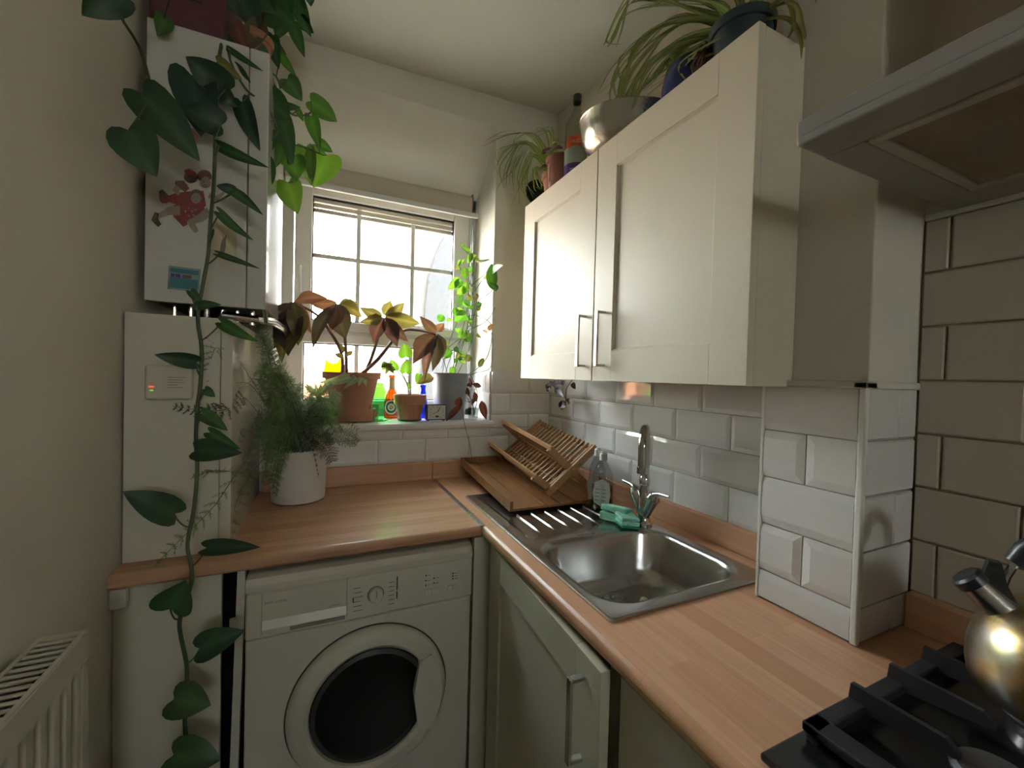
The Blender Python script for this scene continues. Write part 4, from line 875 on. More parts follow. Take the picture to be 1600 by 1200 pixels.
def blob(cx, cy, rx, ry, rot, mt, name, k=0):
    pts = []
    for i in range(16):
        a = 2 * PI * i / 16; x, y = rx * math.cos(a) * (1 + .06 * math.sin(3 * a)), ry * math.sin(a); c_, s_ = math.cos(rot), math.sin(rot)
        pts.append(off(cx + x * c_ - y * s_, cy + x * s_ + y * c_))
    decal(pts, FY - .0013 - k * .0003, -.0004, mt, name, ch)
def limb(P, W, mt, name, k):
    n = len(P); L1, L2 = [], []
    for i in range(n):
        dx, dy = P[min(i + 1, n - 1)][0] - P[max(i - 1, 0)][0], P[min(i + 1, n - 1)][1] - P[max(i - 1, 0)][1]; q = math.hypot(dx, dy)
        L1.append(off(P[i][0] - dy / q * W[i], P[i][1] + dx / q * W[i])); L2.append(off(P[i][0] + dy / q * W[i], P[i][1] - dx / q * W[i]))
    decal(L1 + L2[::-1], FY - .0013 - k * .0003, -.0004, mt, name, ch)
limb([(125, 470), (150, 520), (150, 550)], [12, 34, 16], 'redb', 'wing', 0)
limb([(150, 525), (215, 520), (290, 540), (400, 520)], [12, 34, 62, 48], 'red', 'drapery', 1)
limb([(235, 560), (240, 620), (280, 690)], [30, 40, 16], 'red', 'drapery', 2)
limb([(330, 560), (340, 620), (290, 660)], [70, 60, 30], 'red', 'drapery', 3)
limb([(245, 595), (180, 598), (120, 625), (95, 645)], [30, 26, 16, 12], 'skin', 'leg', 4)
limb([(100, 610), (85, 650), (120, 688)], [14, 20, 12], 'redb', 'foot', 5)
limb([(430, 600), (370, 645), (320, 665)], [30, 26, 16], 'skin', 'leg', 4)
limb([(300, 655), (325, 690), (350, 730)], [12, 20, 14], 'skin', 'foot', 5)
limb([(290, 450), (245, 440), (215, 470), (240, 495)], [18, 26, 22, 12], 'skin', 'arm', 4)
limb([(215, 420), (255, 430), (290, 470)], [10, 26, 18], 'redb', 'sleeve', 5)
limb([(425, 500), (475, 520), (520, 485)], [16, 17, 8], 'skin', 'arm', 4)
for a in ((312, 385, 42, 40, .2, 'redb', 'hair', 4), (398, 378, 46, 36, .1, 'redb', 'hair', 4), (405, 420, 33, 36, 0, 'skin', 'face', 5), (345, 505, 44, 42, 0, 'redb', 'hair', 5), (345, 518, 32, 33, 0, 'skin', 'face', 6), (305, 360, 34, 22, .5, 'red', 'cap', 6)): blob(*a[:6], a[6], a[7])
for x, y in ((394, 414), (416, 418), (333, 512), (355, 514)): blob(x, y, 3.5, 2.5, 0, 'redb', 'eye', 8)
for x, y in ((405, 436), (344, 536)): blob(x, y, 6, 2, 0, 'red', 'mouth', 8)
for x, y in ((300, 580), (320, 600), (340, 590), (330, 625), (300, 630)): blob(x, y, 8, 5, .6, 'skin', 'flower', 5)
decal([(281, 204), (290, 200), (302, 202), (310, 212), (309, 224), (300, 230), (288, 227), (278, 214)], FY, -.004, 'pink', 'round_magnet', label='pink round magnet high on the boiler behind a pothos leaf', category='magnet')
rb = thing('rabbit_card', 'pale yellow card with a rabbit drawing on the boiler front', 'card', (-.24, FY, 1.7))
decal([(334, 350), (371, 356), (368, 410), (330, 404)], FY, -.0008, 'yellowcard', 'card', rb)
decal([(343, 395), (346, 378), (349, 372), (346, 364), (350, 371), (351, 371), (355, 364), (353, 373), (353, 385), (350, 397)], FY - .0009, -.0004, 'rabbit', 'rabbit_drawing', rb)
cdp = thing('picture_magnet', 'small teal rectangular picture magnet low on the boiler front', 'magnet', (-.32, FY, 1.6))
decal([(264, 415), (314, 421), (311, 457), (262, 451)], FY, -.002, 'teal2', 'frame', cdp)
decal([(266.5, 418), (311, 423.5), (308.5, 454), (265, 448.5)], FY - .0021, -.0004, 'teal', 'picture', cdp)
decal([(266, 425), (310.5, 430.5), (310, 438), (265.6, 432)], FY - .0026, -.0003, 'teal2', 'band', cdp)
for a, b in ((267, 273), (274, 282), (285, 299)): decal([(a, 426.5 + (a - 266) * .125), (b, 426.5 + (b - 266) * .125), (b, 432 + (b - 266) * .125), (a, 432 + (a - 266) * .125)], FY - .003, -.0003, 'purple' if a < 280 else 'redb', 'mark', cdp)

# --- asparagus fern in white pot
fc = V((-.062, 1.700, .9006))
fe = thing('asparagus_fern', 'feathery asparagus fern in a white pot on the worktop beside the pipe boxing', 'plant', fc)
m = MB(); m.lathe([(.0001, 0), (.080, 0), (.088, .006), (.096, .18), (.097, .186), (.091, .186), (.089, .165), (.0001, .165)], fc, 44); m.build('pot', 'potw', fe)
fo = MB(); fs_ = MB()
def frond(P, size, col, dens=15, fol=fo, stm=fs_, plane=None, r=.0011):
    P = smoothpath(P, 5); stm.tube(P, [r * (1 - .6 * i / len(P)) for i in range(len(P))], 4, False)
    n = len(P); tot = sum((P[i + 1] - P[i]).length for i in range(n - 1))
    up = plane or V((rnd.uniform(-1, 1), rnd.uniform(-1, .2), rnd.uniform(-.3, 1))).normalized()
    for k in range(dens):
        t = .25 + .75 * k / dens; f = t * (n - 1); i = min(int(f), n - 2); p = P[i].lerp(P[i + 1], f - i); d = (P[i + 1] - P[i]).normalized()
        sd_ = d.cross(up); 
        if sd_.length < .05: continue
        sd_.normalize()
        bl_ = size * math.sin(PI * (.12 + .88 * (1 - t) ** .8) * .62) * rnd.uniform(.75, 1.1)
        for s_ in (-1, 1):
            e = p + (sd_ * s_ * .9 + d * .55 + up * rnd.uniform(-.2, .2)) * bl_; dd = (e - p)
            ax = dd.normalized(); nn = ax.cross(up).normalized()
            nb = 7
            w0 = .0007; fol.add([p - up * w0, p + up * w0, e], [(0, 1, 2)], False, col)
            for q in range(nb):
                u = (q + 1) / (nb + .5); c_ = p + dd * u; ln = bl_ * .34 * (1 - u * .7)
                for s2 in (-1, 1):
                    tp_ = c_ + (nn * s2 * .8 + ax * .7 + V((rnd.uniform(-.4, .4), rnd.uniform(-.4, .4), rnd.uniform(-.4, .4)))) * ln
                    wv = ax * .0016; fol.add([c_ - wv, c_ + wv, tp_], [(0, 1, 2)], False, jit(col, .25))
FG = (.17, .235, .145); FG2 = (.23, .34, .15); FG3 = (.30, .35, .26)
org = fc + V((0, 0, .17))
def fr(tx_, ty_, y, size, col, lift=.3, dens=15):
    e = aty(tx_, ty_, y); o_ = org + V((rnd.uniform(-.05, .05), rnd.uniform(-.05, .05), 0)); h = V((0, 0, lift * (e - o_).length))
    frond([o_, o_.lerp(e, .35) + h, o_.lerp(e, .75) + h * .75, e], size, col, dens)
for i in range(64):
    a = rnd.uniform(0, 1); 
    tx_, ty_ = rnd.gauss(458, 34), rnd.uniform(585, 700); y = rnd.uniform(1.58, 1.80)
    fr(tx_, ty_, y, rnd.uniform(.03, .055), rnd.choice([FG, FG, FG3]), rnd.uniform(0, .25))
for i in range(16): fr(rnd.gauss(420, 13), rnd.gauss(602, 20), rnd.uniform(1.5, 1.62), .05, FG2, .25)
for i in range(16): fr(rnd.gauss(522, 14), rnd.gauss(650, 16), rnd.uniform(1.62, 1.74), .045, FG2, .45)
for i in range(22): fr(rnd.gauss(418, 13), rnd.gauss(735, 26), rnd.uniform(1.48, 1.58), .045, FG2, .55)
for i in range(5): fr(rnd.gauss(403, 6), rnd.gauss(500, 25), rnd.uniform(1.5, 1.65), .04, FG3, .1, 20)
for q in ((512, 690, 1.62, .05, FG, .5), (520, 722, 1.60, .05, (.09, .07, .04), .5), (498, 745, 1.57, .02, (.07, .06, .04), .6), (560, 672, 1.7, .03, FG, .4)): fr(*q)
ws = MB()
for pts, y, sz, col in (([(428, 700), (380, 670), (350, 700), (300, 745), (345, 760)], 1.36, .035, FG), ([(420, 640), (390, 600), (345, 600), (330, 560), (300, 610)], 1.30, .04, FG3), ([(420, 700), (385, 735), (340, 735), (300, 745)], 1.25, .03, FG),
     ([(430, 690), (385, 720), (335, 790), (290, 835), (240, 885)], 1.22, .035, FG2), ([(425, 700), (380, 760), (350, 840), (310, 880)], 1.30, .03, FG), ([(410, 620), (370, 560), (340, 540), (325, 580)], 1.28, .04, FG3), ([(415, 660), (380, 620), (355, 640), (310, 640), (270, 635)], 1.27, .03, (.07, .08, .04)), ([(430, 700), (392, 700), (385, 770), (350, 760)], 1.4, .04, FG)):
    P = [aty(a, b, y + (1.62 - y) * max(0, 1 - i * .75)) for i, (a, b) in enumerate(pts)]; frond(P, sz, col, 13)
fo.build('foliage', 'leafF', fe, sharp=180); fs_.build('stems', 'stem', fe)

# --- palmate plant in big terracotta pot
pc = V((.130, 1.955, ZS)); pp = thing('palmate_plant', 'leggy plant with drooping red-brown palmate leaves in a large terracotta pot on the sill', 'plant', pc)
m = MB(); m.lathe(potprof(.070, .098, .055, .05), pc, 40); m.build('saucer_pot', 'terra', pp)
pc2 = pc + V((0, 0, .018)); m = MB(); m.lathe(potprof(.075, .117, .195, .028), pc2, 44); m.build('pot', 'terra', pp)
m = MB(); m.lathe([(.0001, .18), (.106, .18), (.10, .186), (.0001, .19)], pc2, 24); m.build('soil', 'soil', pp)
st = MB(); fl = MB(); YPp = 1.93
BR = (.12, .065, .05); OL = (.17, .15, .05); PU = (.11, .05, .055); DK = (.06, .05, .035); RD = (.22, .10, .075)
stems = [[(535, 592), (534, 555, 1.93), (520, 525, 1.9), (495, 492, 1.86), (459, 473, 1.80)], [(541, 592), (541, 560), (538, 520, 1.92), (529, 476, 1.88)], [(566, 592), (580, 560, 1.92), (590, 530, 1.9), (600, 497, 1.86)], [(556, 592), (590, 562, 1.9), (625, 520, 1.86), (652, 516, 1.85), (681, 523, 1.84)]]
for s_ in stems: P = pathpx(s_, 1.95); st.tube(P, [.0085 * (1 - .55 * i / len(P)) for i in range(len(P))], 8)
LF = [ # hub, tip, hw, y0, col
 ((458, 472), (450, 556), 21, 1.80, DK), ((458, 472), (466, 540), 15, 1.78, OL), ((456, 472), (428, 545), 15, 1.80, BR), ((460, 470), (486, 520), 11, 1.82, RD), ((462, 470), (512, 466), 10, 1.83, RD), ((455, 474), (415, 500), 10, 1.76, PU), ((460, 472), (440, 567), 14, 1.82, OL),
 ((528, 475), (540, 530), 18, 1.87, DK), ((526, 474), (516, 518), 12, 1.85, RD), ((526, 473), (480, 472), 9, 1.87, RD), ((530, 474), (566, 496), 11, 1.88, OL), ((526, 476), (488, 546), 10, 1.84, DK), ((531, 473), (560, 474), 8, 1.9, OL),
 ((599, 496), (584, 538), 12, 1.86, PU), ((600, 497), (621, 542), 12, 1.85, PU), ((602, 496), (638, 534), 10, 1.86, BR), ((602, 494), (656, 506), 12, 1.88, OL), ((602, 492), (632, 473), 9, 1.88, OL), ((597, 493), (561, 480), 9, 1.86, OL), ((597, 495), (562, 503), 9, 1.85, OL), ((600, 492), (610, 470), 10, 1.9, OL),
 ((680, 523), (645, 568), 15, 1.84, BR), ((682, 525), (663, 596), 8, 1.83, (.22, .12, .12)), ((683, 524), (676, 580), 10, 1.82, DK), ((684, 522), (692, 560), 8, 1.85, DK), ((682, 520), (656, 494), 8, 1.86, BR), ((683, 518), (694, 505), 7, 1.86, RD), ((678, 590), (652, 600), 8, 1.84, OL)]
for (h, t, hw, y, col) in LF:
    pxleaf(fl, h[0], h[1], t[0], t[1], hw, y, col, -.02, 'lance', .3, curl=.22, fold=.25)
for (h, t, hw, y, col) in (((538, 560), (522, 552), 4, 1.9, OL), ((540, 556), (552, 548), 4, 1.9, OL), ((537, 552), (530, 536), 4, 1.9, OL)): pxleaf(fl, *h, *t, hw, y, col, 0, 'lance')
fl.build('foliage', 'leafP', pp, sharp=180); st.build('stems', 'stemr', pp)
m = MB()
for (a, b, c_, d, hw) in ((555, 588, 505, 603, 7), (562, 590, 536, 609, 5), (568, 588, 560, 604, 5), (550, 588, 497, 598, 5), (570, 592, 573, 605, 4), (545, 590, 520, 597, 6), (560, 588, 545, 600, 6)):
    pxleaf(m, a, b, c_, d, hw, 1.86, (.48, .52, .38), -.035, 'lance', .2, curl=.25)
m.build('bleached_leaves', 'leafS', pp, sharp=180)

# --- small succulent left of it
c = aty(497, 612, 1.97); c.z = ZS; r = thing('small_spiky_plant', 'small spiky plant in a dark pot on the sill behind the fern', 'plant', c)
m = MB(); m.lathe(potprof(.035, .048, .10, .012), c, 24); m.build('pot', 'darkpot', r)
m = MB()
for i in range(14): a = 2 * PI * i / 14; e = c + V((.055 * math.cos(a), .055 * math.sin(a), .15 + .02 * rnd.random())); leaf(m, c + V((0, 0, .1)), e, .007, V((0, -1, .3)), (.30, .27, .14), 'lance', n=6)
m.build('foliage', 'leafS', r, sharp=180)

# --- yellow glass ornament
m = MB(); pts = [(505, 586), (509, 560), (514, 566), (521, 568), (527, 566), (533, 556), (534, 586)]
r = thing('yellow_glass_ornament', 'bright yellow glass ornament against the lower window pane', 'ornament', aty(520, 586, 2.08))
m.prism([aty(a, b, 2.08) for a, b in pts], (0, .006, 0)); m.build('glass_shape', 'glyel', r)
q = aty(520, 586, 2.08); m = MB(); m.box(q.x - .03, q.x + .03, 2.065, 2.10, ZS, q.z, .003); m.build('stand', 'clear', r)

# --- bottles, pots, clock, jars on the sill
def onsill(px, py, y): q = aty(px, py, y); q.z = ZS; return q
c = onsill(591, 650, 2.00); r = thing('green_bottle', 'green plastic bottle with lime cap on the window sill', 'bottle', c)
m = MB(); m.lathe([(.0001, 0), (.028, 0), (.031, .006), (.027, .035), (.026, .05), (.033, .075), (.034, .10), (.0001, .10)], c, 32); m.build('lower_body', 'glgreen', r)
m = MB(); m.lathe([(.0345, .1), (.035, .104), (.035, .125), (.024, .148), (.018, .152), (.0001, .152)], c, 32); m.build('upper_body', 'glcap', r)
m = MB(); m.lathe([(.021, .152), (.021, .168), (.0001, .169)], c, 28); m.build('cap', 'glcap', r)
c = onsill(611, 650, 2.045); r = thing('beer_bottle', 'amber glass beer bottle with round-emblem label on the window sill', 'bottle', c)
m = MB(); m.lathe([(.0001, 0), (.030, 0), (.033, .005), (.033, .095), (.030, .11), (.017, .135), (.0145, .150), (.0135, .195), (.0155, .197), (.0155, .205), (.0001, .205)], c, 36); m.build('bottle_body', 'glamber', r)
d = (CAMP - c); d.z = 0; d.normalize(); s_ = V((-d.y, d.x, 0)) * -1
m = MB(); m.lathe([(.0335, .025), (.0338, .025), (.0338, .085), (.0335, .085)], c, 36)
m = MB()
ring = [(.0315 * math.sin(a), .054 + .034 * math.cos(a)) for a in [2 * PI * i / 28 for i in range(28)]]
def wrap(mb, c, R, pts, d, s_, th=.0006):
    n = len(pts); f = lambda u, v_, rr: c + d * (rr * math.cos(u / R)) + s_ * (rr * math.sin(u / R)) + V((0, 0, v_))
    cu = sum(p[0] for p in pts) / n; cv = sum(p[1] for p in pts) / n; vs = [f(cu, cv, R + th)]; fs = []; K = 4
    for k in range(1, K + 1): vs += [f(cu + (u - cu) * k / K, cv + (v_ - cv) * k / K, R + th) for u, v_ in pts]
    for i in range(n): fs.append((0, 1 + i, 1 + (i + 1) % n))
    for k in range(K - 1): fs += [(1 + k * n + i, 1 + (k + 1) * n + i, 1 + (k + 1) * n + (i + 1) % n, 1 + k * n + (i + 1) % n) for i in range(n)]
    mb.add(vs, fs, True)
wrap(m, c, .0334, ring, d, s_); lb_ = m.build('label', 'label', r)
m = MB(); wrap(m, c, .0334, [(x * .8, .054 + (z - .054) * .8) for x, z in ring], d, s_, .0012); m.build('label_ring', 'darkpot', lb_)
m = MB(); wrap(m, c, .0334, [(x * .52, .054 + (z - .054) * .52) for x, z in ring], d, s_, .0018); m.build('label_centre', 'label', lb_)
text('label_letter', 'G', .021, c + d * .0356 + V((0, 0, .046)), s_, (0, 0, 1), 'darkpot', lb_, align='CENTER', bold=.0006)
m = MB(); m.lathe([(.0138, .150), (.0176, .137), (.0150, .150), (.0142, .192), (.0138, .192)], c, 28); m.build('neck_foil', mat('neck foil', (.50, .38, .22), .4, metal=.5), r)
c = onsill(640, 652, 1.935); r = thing('potted_seedling', 'small terracotta pot with young heart-leaved cuttings in the middle of the sill', 'plant', c)
pot(r, c, .046, .070, .118, 'terra', .045); m = MB(); m.lathe([(.0001, -.0001), (.052, -.0001), (.056, .008), (.050, .008), (.0001, .004)], c, 30); m.build('saucer', 'rubber', r)
st = MB(); fl = MB()
for P in ([(641, 618), (640, 590), (634, 560)], [(638, 618), (636, 600), (627, 582), (618, 575)], [(640, 618), (632, 592), (612, 572), (604, 566)], [(642, 618), (640, 602), (636, 584)]): st.tube(pathpx(P, 1.93), .0016, 5)
for a in ((632, 545, 625, 554, 0), (634, 557, 632, 536, 11), (634, 582, 637, 561, 9), (617, 578, 611, 562, 8), (604, 568, 597, 578, 6), (640, 606, 636, 596, 3), (655, 585, 651, 600, 5)):
    if a[4]: pxleaf(fl, *a, 1.925, YG, 0, 'heart', .2)
for i in range(8): pxleaf(fl, 602 + rnd.uniform(-3, 12), 568 + rnd.uniform(-3, 3), 594 + rnd.uniform(0, 26), 568 + rnd.uniform(4, 18), 3, 1.92, OL, 0, 'lance')
fl.build('foliage', 'leafG', r, sharp=180); st.build('stems', 'stem', r)
c = onsill(660, 650, 2.035); r = thing('blue_bottle', 'small cobalt blue glass bottle behind the clock', 'bottle', c)
m = MB(); m.lathe([(.0001, 0), (.026, 0), (.028, .004), (.024, .06), (.018, .11), (.012, .135), (.012, .148), (.017, .158), (.016, .160), (.0001, .15)], c, 30); m.build('bottle_body', 'glblue', r)
c = onsill(581, 655, 1.93); r = thing('drinking_glass', 'small clear glass with orange bits beside the green bottle', 'glass', c)
m = MB(); m.lathe([(.0001, 0), (.026, 0), (.028, .004), (.031, .075), (.0295, .075), (.026, .006), (.0001, .005)], c, 30); m.build('glass_body', 'clear', r)
m = MB(); leaf(m, c + V((.002, 0, .01)), c + V((.02, -.005, .045)), .009, V((0, -1, 0)), (.75, .25, .04), 'oval'); m.build('orange_petal', 'leafS', r, sharp=180)
# clock
c = onsill(681, 655, 1.885); r = thing('alarm_clock', 'small square black-rimmed alarm clock with cream face on the sill', 'clock', c)
m = MB(); m.box(c.x - .047, c.x + .047, c.y - .012, c.y + .028, ZS + .003, ZS + .078, .007); m.build('case', 'rubber', r)
m = MB(); m.box(c.x - .041, c.x + .041, c.y - .0135, c.y - .011, ZS + .009, ZS + .072, .001); fc_ = m.build('clock_face', mat('clock dial', (.55, .55, .44), .5), r)
m = MB(); o_ = V((c.x + .004, c.y - .015, ZS + .043)); m.beam(o_, o_ + V((.010, 0, .020)), .001, .0035, (1, 0, 0)); m.build('hour_hand', 'ink', r)
m = MB(); m.beam(o_, o_ + V((-.024, 0, -.010)), .001, .002, (0, 0, 1)); m.build('minute_hand', 'ink', r)
m = MB(); m.box(c.x - .006, c.x + .010, c.y - .0142, c.y - .0134, ZS + .018, ZS + .026); m.build('alarm_window', 'ink', fc_)
for i in range(12):
    a = 2 * PI * i / 12; x, z = .030 * math.sin(a), .024 * math.cos(a); 
    x = max(-.029, min(.029, x * 1.25)); z = max(-.022, min(.024, z * 1.2))
    text('numeral', str(i or 12), .010, (c.x + x, c.y - .0137, ZS + .037 + z), (1, 0, 0), (0, 0, 1), 'ink', fc_, align='CENTER')
m = MB()
for s_ in (-1, 1): m.box(c.x + s_ * .036 - .004, c.x + s_ * .036 + .004, c.y - .005, c.y + .02, ZS, ZS + .005)
m.build('feet', 'rubber', r)
# zinc pot with climbers
c = onsill(703, 648, 1.975); zp = thing('climbing_plant', 'tall twining climber in a galvanised pot at the right end of the sill', 'plant', c)
pot(zp, c, .070, .100, .222, 'zinc', .004, True, .004)
st = MB(); fl = MB(); YZ = 1.98
paths = [[(690, 590), (700, 540), (716, 500), (728, 470), (738, 440), (736, 405), (722, 386)], [(700, 590), (712, 560), (722, 520), (730, 480), (733, 450), (738, 425), (742, 395)], [(708, 590), (716, 550), (735, 510), (737, 470), (730, 440), (716, 415)], [(694, 590), (706, 555), (728, 520), (755, 505), (768, 492), (773, 480)],
 [(712, 590), (728, 556), (741, 520), (745, 480), (742, 445), (745, 410)], [(690, 575), (700, 545), (720, 527), (738, 500), (748, 470), (762, 460), (770, 450), (762, 432)], [(715, 592), (740, 580), (760, 560), (768, 530), (766, 505), (745, 493), (728, 495)], [(738, 445), (755, 430), (765, 420), (772, 412)], [(738, 460), (752, 440), (762, 428)], [(705, 592), (716, 560), (726, 530), (732, 500), (738, 470)],
 [(700, 585), (692, 560), (684, 545)], [(725, 590), (745, 582), (766, 575), (770, 545), (768, 520)], [(730, 588), (738, 600), (728, 612), (735, 628), (745, 600)]]
for P in paths: q = [sty(a, b, YZ + rnd.uniform(-.02, .02)) for a, b in P]; st.tube(smoothpath(q, 4), .0016, 5)
leaves = [(722, 386, 737, 392, 3, YG), (737, 395, 730, 412, 4, YG), (736, 394, 734, 410, 4, YG), (742, 408, 766, 405, 2, OL), (726, 418, 728, 436, 6, YG), (732, 425, 737, 417, 4, BG), (716, 434, 700, 453, 6, YG), (720, 436, 712, 452, 6, BG), (726, 448, 714, 460, 6, YG), (722, 460, 730, 440, 5, YG), (722, 460, 718, 480, 4, BG), (770, 452, 768, 412, 8, BG), (768, 426, 786, 414, 5, BG), (774, 455, 768, 440, 6, MG), (758, 430, 762, 436, 4, (.6, .3, .02)), (735, 476, 724, 470, 4, MG), (744, 478, 753, 474, 4, MG), (728, 488, 710, 502, 8, BG), (716, 490, 707, 482, 5, BG), (725, 484, 714, 493, 8, YG), (704, 502, 700, 496, 4, YG), (692, 492, 686, 503, 6, BG), (728, 518, 716, 528, 7, YG), (733, 520, 728, 535, 6, YG), (742, 522, 752, 528, 2, OL), (705, 546, 694, 560, 6, BG), (735, 555, 728, 565, 5, OL), (716, 546, 708, 545, 4, MG), (756, 560, 748, 574, 4, OL), (708, 572, 706, 588, 5, YG), (763, 516, 770, 506, 3, (.5, .2, .05)), (762, 520, 754, 516, 2, (.5, .2, .05)), (740, 462, 748, 464, 4, BR), (728, 592, 724, 602, 4, OL)]
for (a, b, c_, d_, hw, col) in leaves: pxleaf(fl, a, b, c_, d_, hw * 1.15, YZ - .01, col, rnd.uniform(-.015, .015), 'oval', .4)
for i in range(34):
    P = paths[rnd.choice([0, 1, 2, 4, 9])]; k = rnd.randrange(1, len(P)); a, b = P[k]; pxleaf(fl, a, b, a + rnd.uniform(-12, 12), b + rnd.uniform(-10, 12), rnd.uniform(2.5, 4.5), YZ, rnd.choice([YG, BG, BG, OL]), 0, 'oval', .5)
fl.build('foliage', 'leafG', zp, sharp=180); st.build('stems', 'stem', zp)
# glass jar with cutting + dead leaves
c = onsill(739, 655, 1.93); jr = thing('glass_jar', 'small clear jar of water with a withered brown cutting, right end of sill', 'jar', c)
m = MB(); m.lathe([(.0001, 0), (.020, 0), (.024, .005), (.029, .05), (.0285, .056), (.027, .056), (.022, .006), (.0001, .004)], c, 30); m.build('jar_body', 'clear', jr)
m = MB(); m.lathe([(.0001, .004), (.020, .004), (.0255, .036), (.0001, .036)], c, 26); m.build('water', 'water', jr)
st = MB(); fl = MB()
for P in ([(741, 648), (738, 630), (730, 612), (722, 604)], [(741, 645), (746, 622), (744, 605), (738, 592), (734, 585)], [(738, 630), (722, 625)]): st.tube(pathpx(P, 1.925), .0016, 5)
for a in ((738, 600, 752, 604, 4), (728, 603, 738, 600, 3), (730, 606, 726, 618, 3), (745, 618, 737, 634, 3), (741, 612, 744, 628, 4), (733, 590, 736, 606, 3), (728, 604, 733, 620, 3)): pxleaf(fl, *a, 1.92, (.20, .07, .04), 0, 'lance', .5, curl=.2)
fl.build('foliage', 'leafT', jr, sharp=180); st.build('stems', 'stemd', jr)
for (a, b, c_, d_, hw, y, lbl) in ((752, 626, 760, 656, 6, 1.905, 'curled brown dead leaf leaning on the right reveal beside the jar'), (722, 632, 696, 659, 5, 1.875, 'dark red dead leaf lying against the galvanised pot by the clock'), (719, 620, 716, 638, 6, 1.872, 'crumpled brown leaf on the side of the galvanised pot')):
    m = MB(); pxleaf(m, a, b, c_, d_, hw, y, (.20, .06, .03), 0, 'lance', .3, fold=.4, curl=.12); m.build('dead_leaf', 'leafT', sharp=180, label=lbl, category='leaf')
r = thing('dried_sprig', 'flat dried brown sprig lying on the front of the sill by the big pot', 'sprig', onsill(590, 658, 1.87)); m = MB()
st = MB(); P = [onsill(568, 660, 1.86) + V((0, 0, .004)), onsill(585, 660, 1.87) + V((0, 0, .006)), onsill(600, 656, 1.89) + V((0, 0, .004)), onsill(613, 653, 1.92) + V((0, 0, .012))]; st.tube(smoothpath(P), .002, 6); st.build('stem', 'stemd', r)
for i in range(9): p = P[i % 3].lerp(P[i % 3 + 1], rnd.random()); leaf(m, p, p + V((rnd.uniform(-.035, .035), rnd.uniform(-.02, .02), rnd.uniform(0, .006))), .007, V((0, -.3, 1)), (.08, .06, .03), 'lance')
m.build('foliage', 'leafT', r, sharp=180)

# ---------------------------------------------------------------- on top of the wall cabinet
ZK = KZ1 + .0006
def blade(mb, P, w_, col=(.16, .27, .05), mid=(.42, .48, .22)):
    P = smoothpath(P, 5); n = len(P); vs = []; tn = []; 
    for i, p in enumerate(P):
        d = (P[min(i + 1, n - 1)] - P[max(i - 1, 0)]).normalized(); sd_ = d.cross((CAMP - p).normalized() + V((rx_, 0, 1)) * .8); sd_.normalize(); t = i / (n - 1)
        ww = w_ * min(1, t * 4 + .5) * (1 - t ** 3) + .0003; up = sd_.cross(d)
        for s2 in (-1, -.35, .35, 1): vs.append(p + sd_ * s2 * ww + up * abs(s2) * ww * .5); tn.append(mid if abs(s2) < .5 else col)
    mb.add(vs, [(i * 4 + j, i * 4 + j + 1, (i + 1) * 4 + j + 1, (i + 1) * 4 + j) for i in range(n - 1) for j in range(3)], True, tn)
rx_ = 0
def spider(root, c, pxs, x, w_, ncopy, jx=18, hang=.05):
    global rx_
    m = MB()
    for P in pxs:
        for k in range(ncopy):
            xx = x + rnd.uniform(-.06, .05); rx_ = rnd.uniform(-.6, .6)
            j = [(rnd.gauss(0, jx) * (i / (len(P) - 1)), rnd.gauss(0, jx) * .6 * (i / (len(P) - 1))) for i in range(len(P))] if k else [(0, 0)] * len(P)
            Q = [atx(a + j[i][0], b + j[i][1], xx) for i, (a, b) in enumerate(P)]
            Q = [q_ if q_.y < 1.82 else aty(*(lambda v_: (800 + v_.x / -v_.z * FPX, 600 - v_.y / -v_.z * FPX))(RM.transposed() @ (q_ - CAMP)), 1.82) for q_ in Q]
            for q_ in Q: q_.z = min(q_.z, ceilz(q_.x, q_.y) - .04)
            Q[0] = c + V((rnd.uniform(-.02, .02), rnd.uniform(-.02, .02), 0)); blade(m, Q, w_ * rnd.uniform(.7, 1.1))
    m.build('foliage', 'leafS', root, sharp=180)
c = V((.860, .665, ZK)); sp1 = thing('spider_plant', 'large spider plant in a dark pot on the near end of the wall cabinet', 'plant', c)
pot(sp1, c, .050, .066, .112, 'darkpot', .02)
spider(sp1, c + V((0, 0, .11)), [[(1165, 20), (1060, 40), (985, 110), (955, 180), (942, 196)], [(1165, 20), (1080, 30), (1010, 60), (975, 120), (962, 160)], [(1165, 20), (1070, 60), (1010, 110), (960, 175), (943, 190)], [(1160, 20), (1060, 10), (985, -10), (955, 60), (949, 70)], [(1160, 30), (1060, 90), (1040, 110), (985, 150)],
   [(1160, 20), (1100, 60), (1050, 85), (1010, 130), (968, 165)], [(1160, 20), (1120, 10), (1060, 0), (1000, 10)], [(1160, 20), (1110, 0), (1060, -20), (1010, -20)], [(1165, 30), (1100, 75), (1060, 100), (1040, 130)], [(1165, 20), (1120, 60), (1080, 100), (1062, 128)], [(1165, 10), (1150, -20), (1120, -40)], [(1170, 10), (1190, -20), (1220, -30)],
   [(1165, 30), (1110, 80), (1085, 100), (1060, 125)], [(1150, 30), (1060, 70), (1000, 120), (972, 190)], [(1150, 20), (1050, 30), (975, 100), (950, 150)], [(1150, 30), (1090, 60), (1056, 90), (1050, 125)]], .86, .0052, 6, 12)
m = MB(); rx_ = 0
for P in ([(1200, 10), (1225, 0), (1240, 40), (1225, 68)], [(1200, 10), (1235, 5), (1255, 50), (1258, 62)], [(1210, 0), (1260, -20), (1275, 5)], [(1200, 10), (1228, 30), (1250, 60), (1252, 92)]):
    Q = [atx(a, b, .85) for a, b in P]; Q[0] = c + V((0, -.02, .11)); blade(m, Q, .005, (.18, .22, .06), (.3, .3, .12))
m.build('near_blades', 'leafS', sp1, sharp=180)
m = MB()
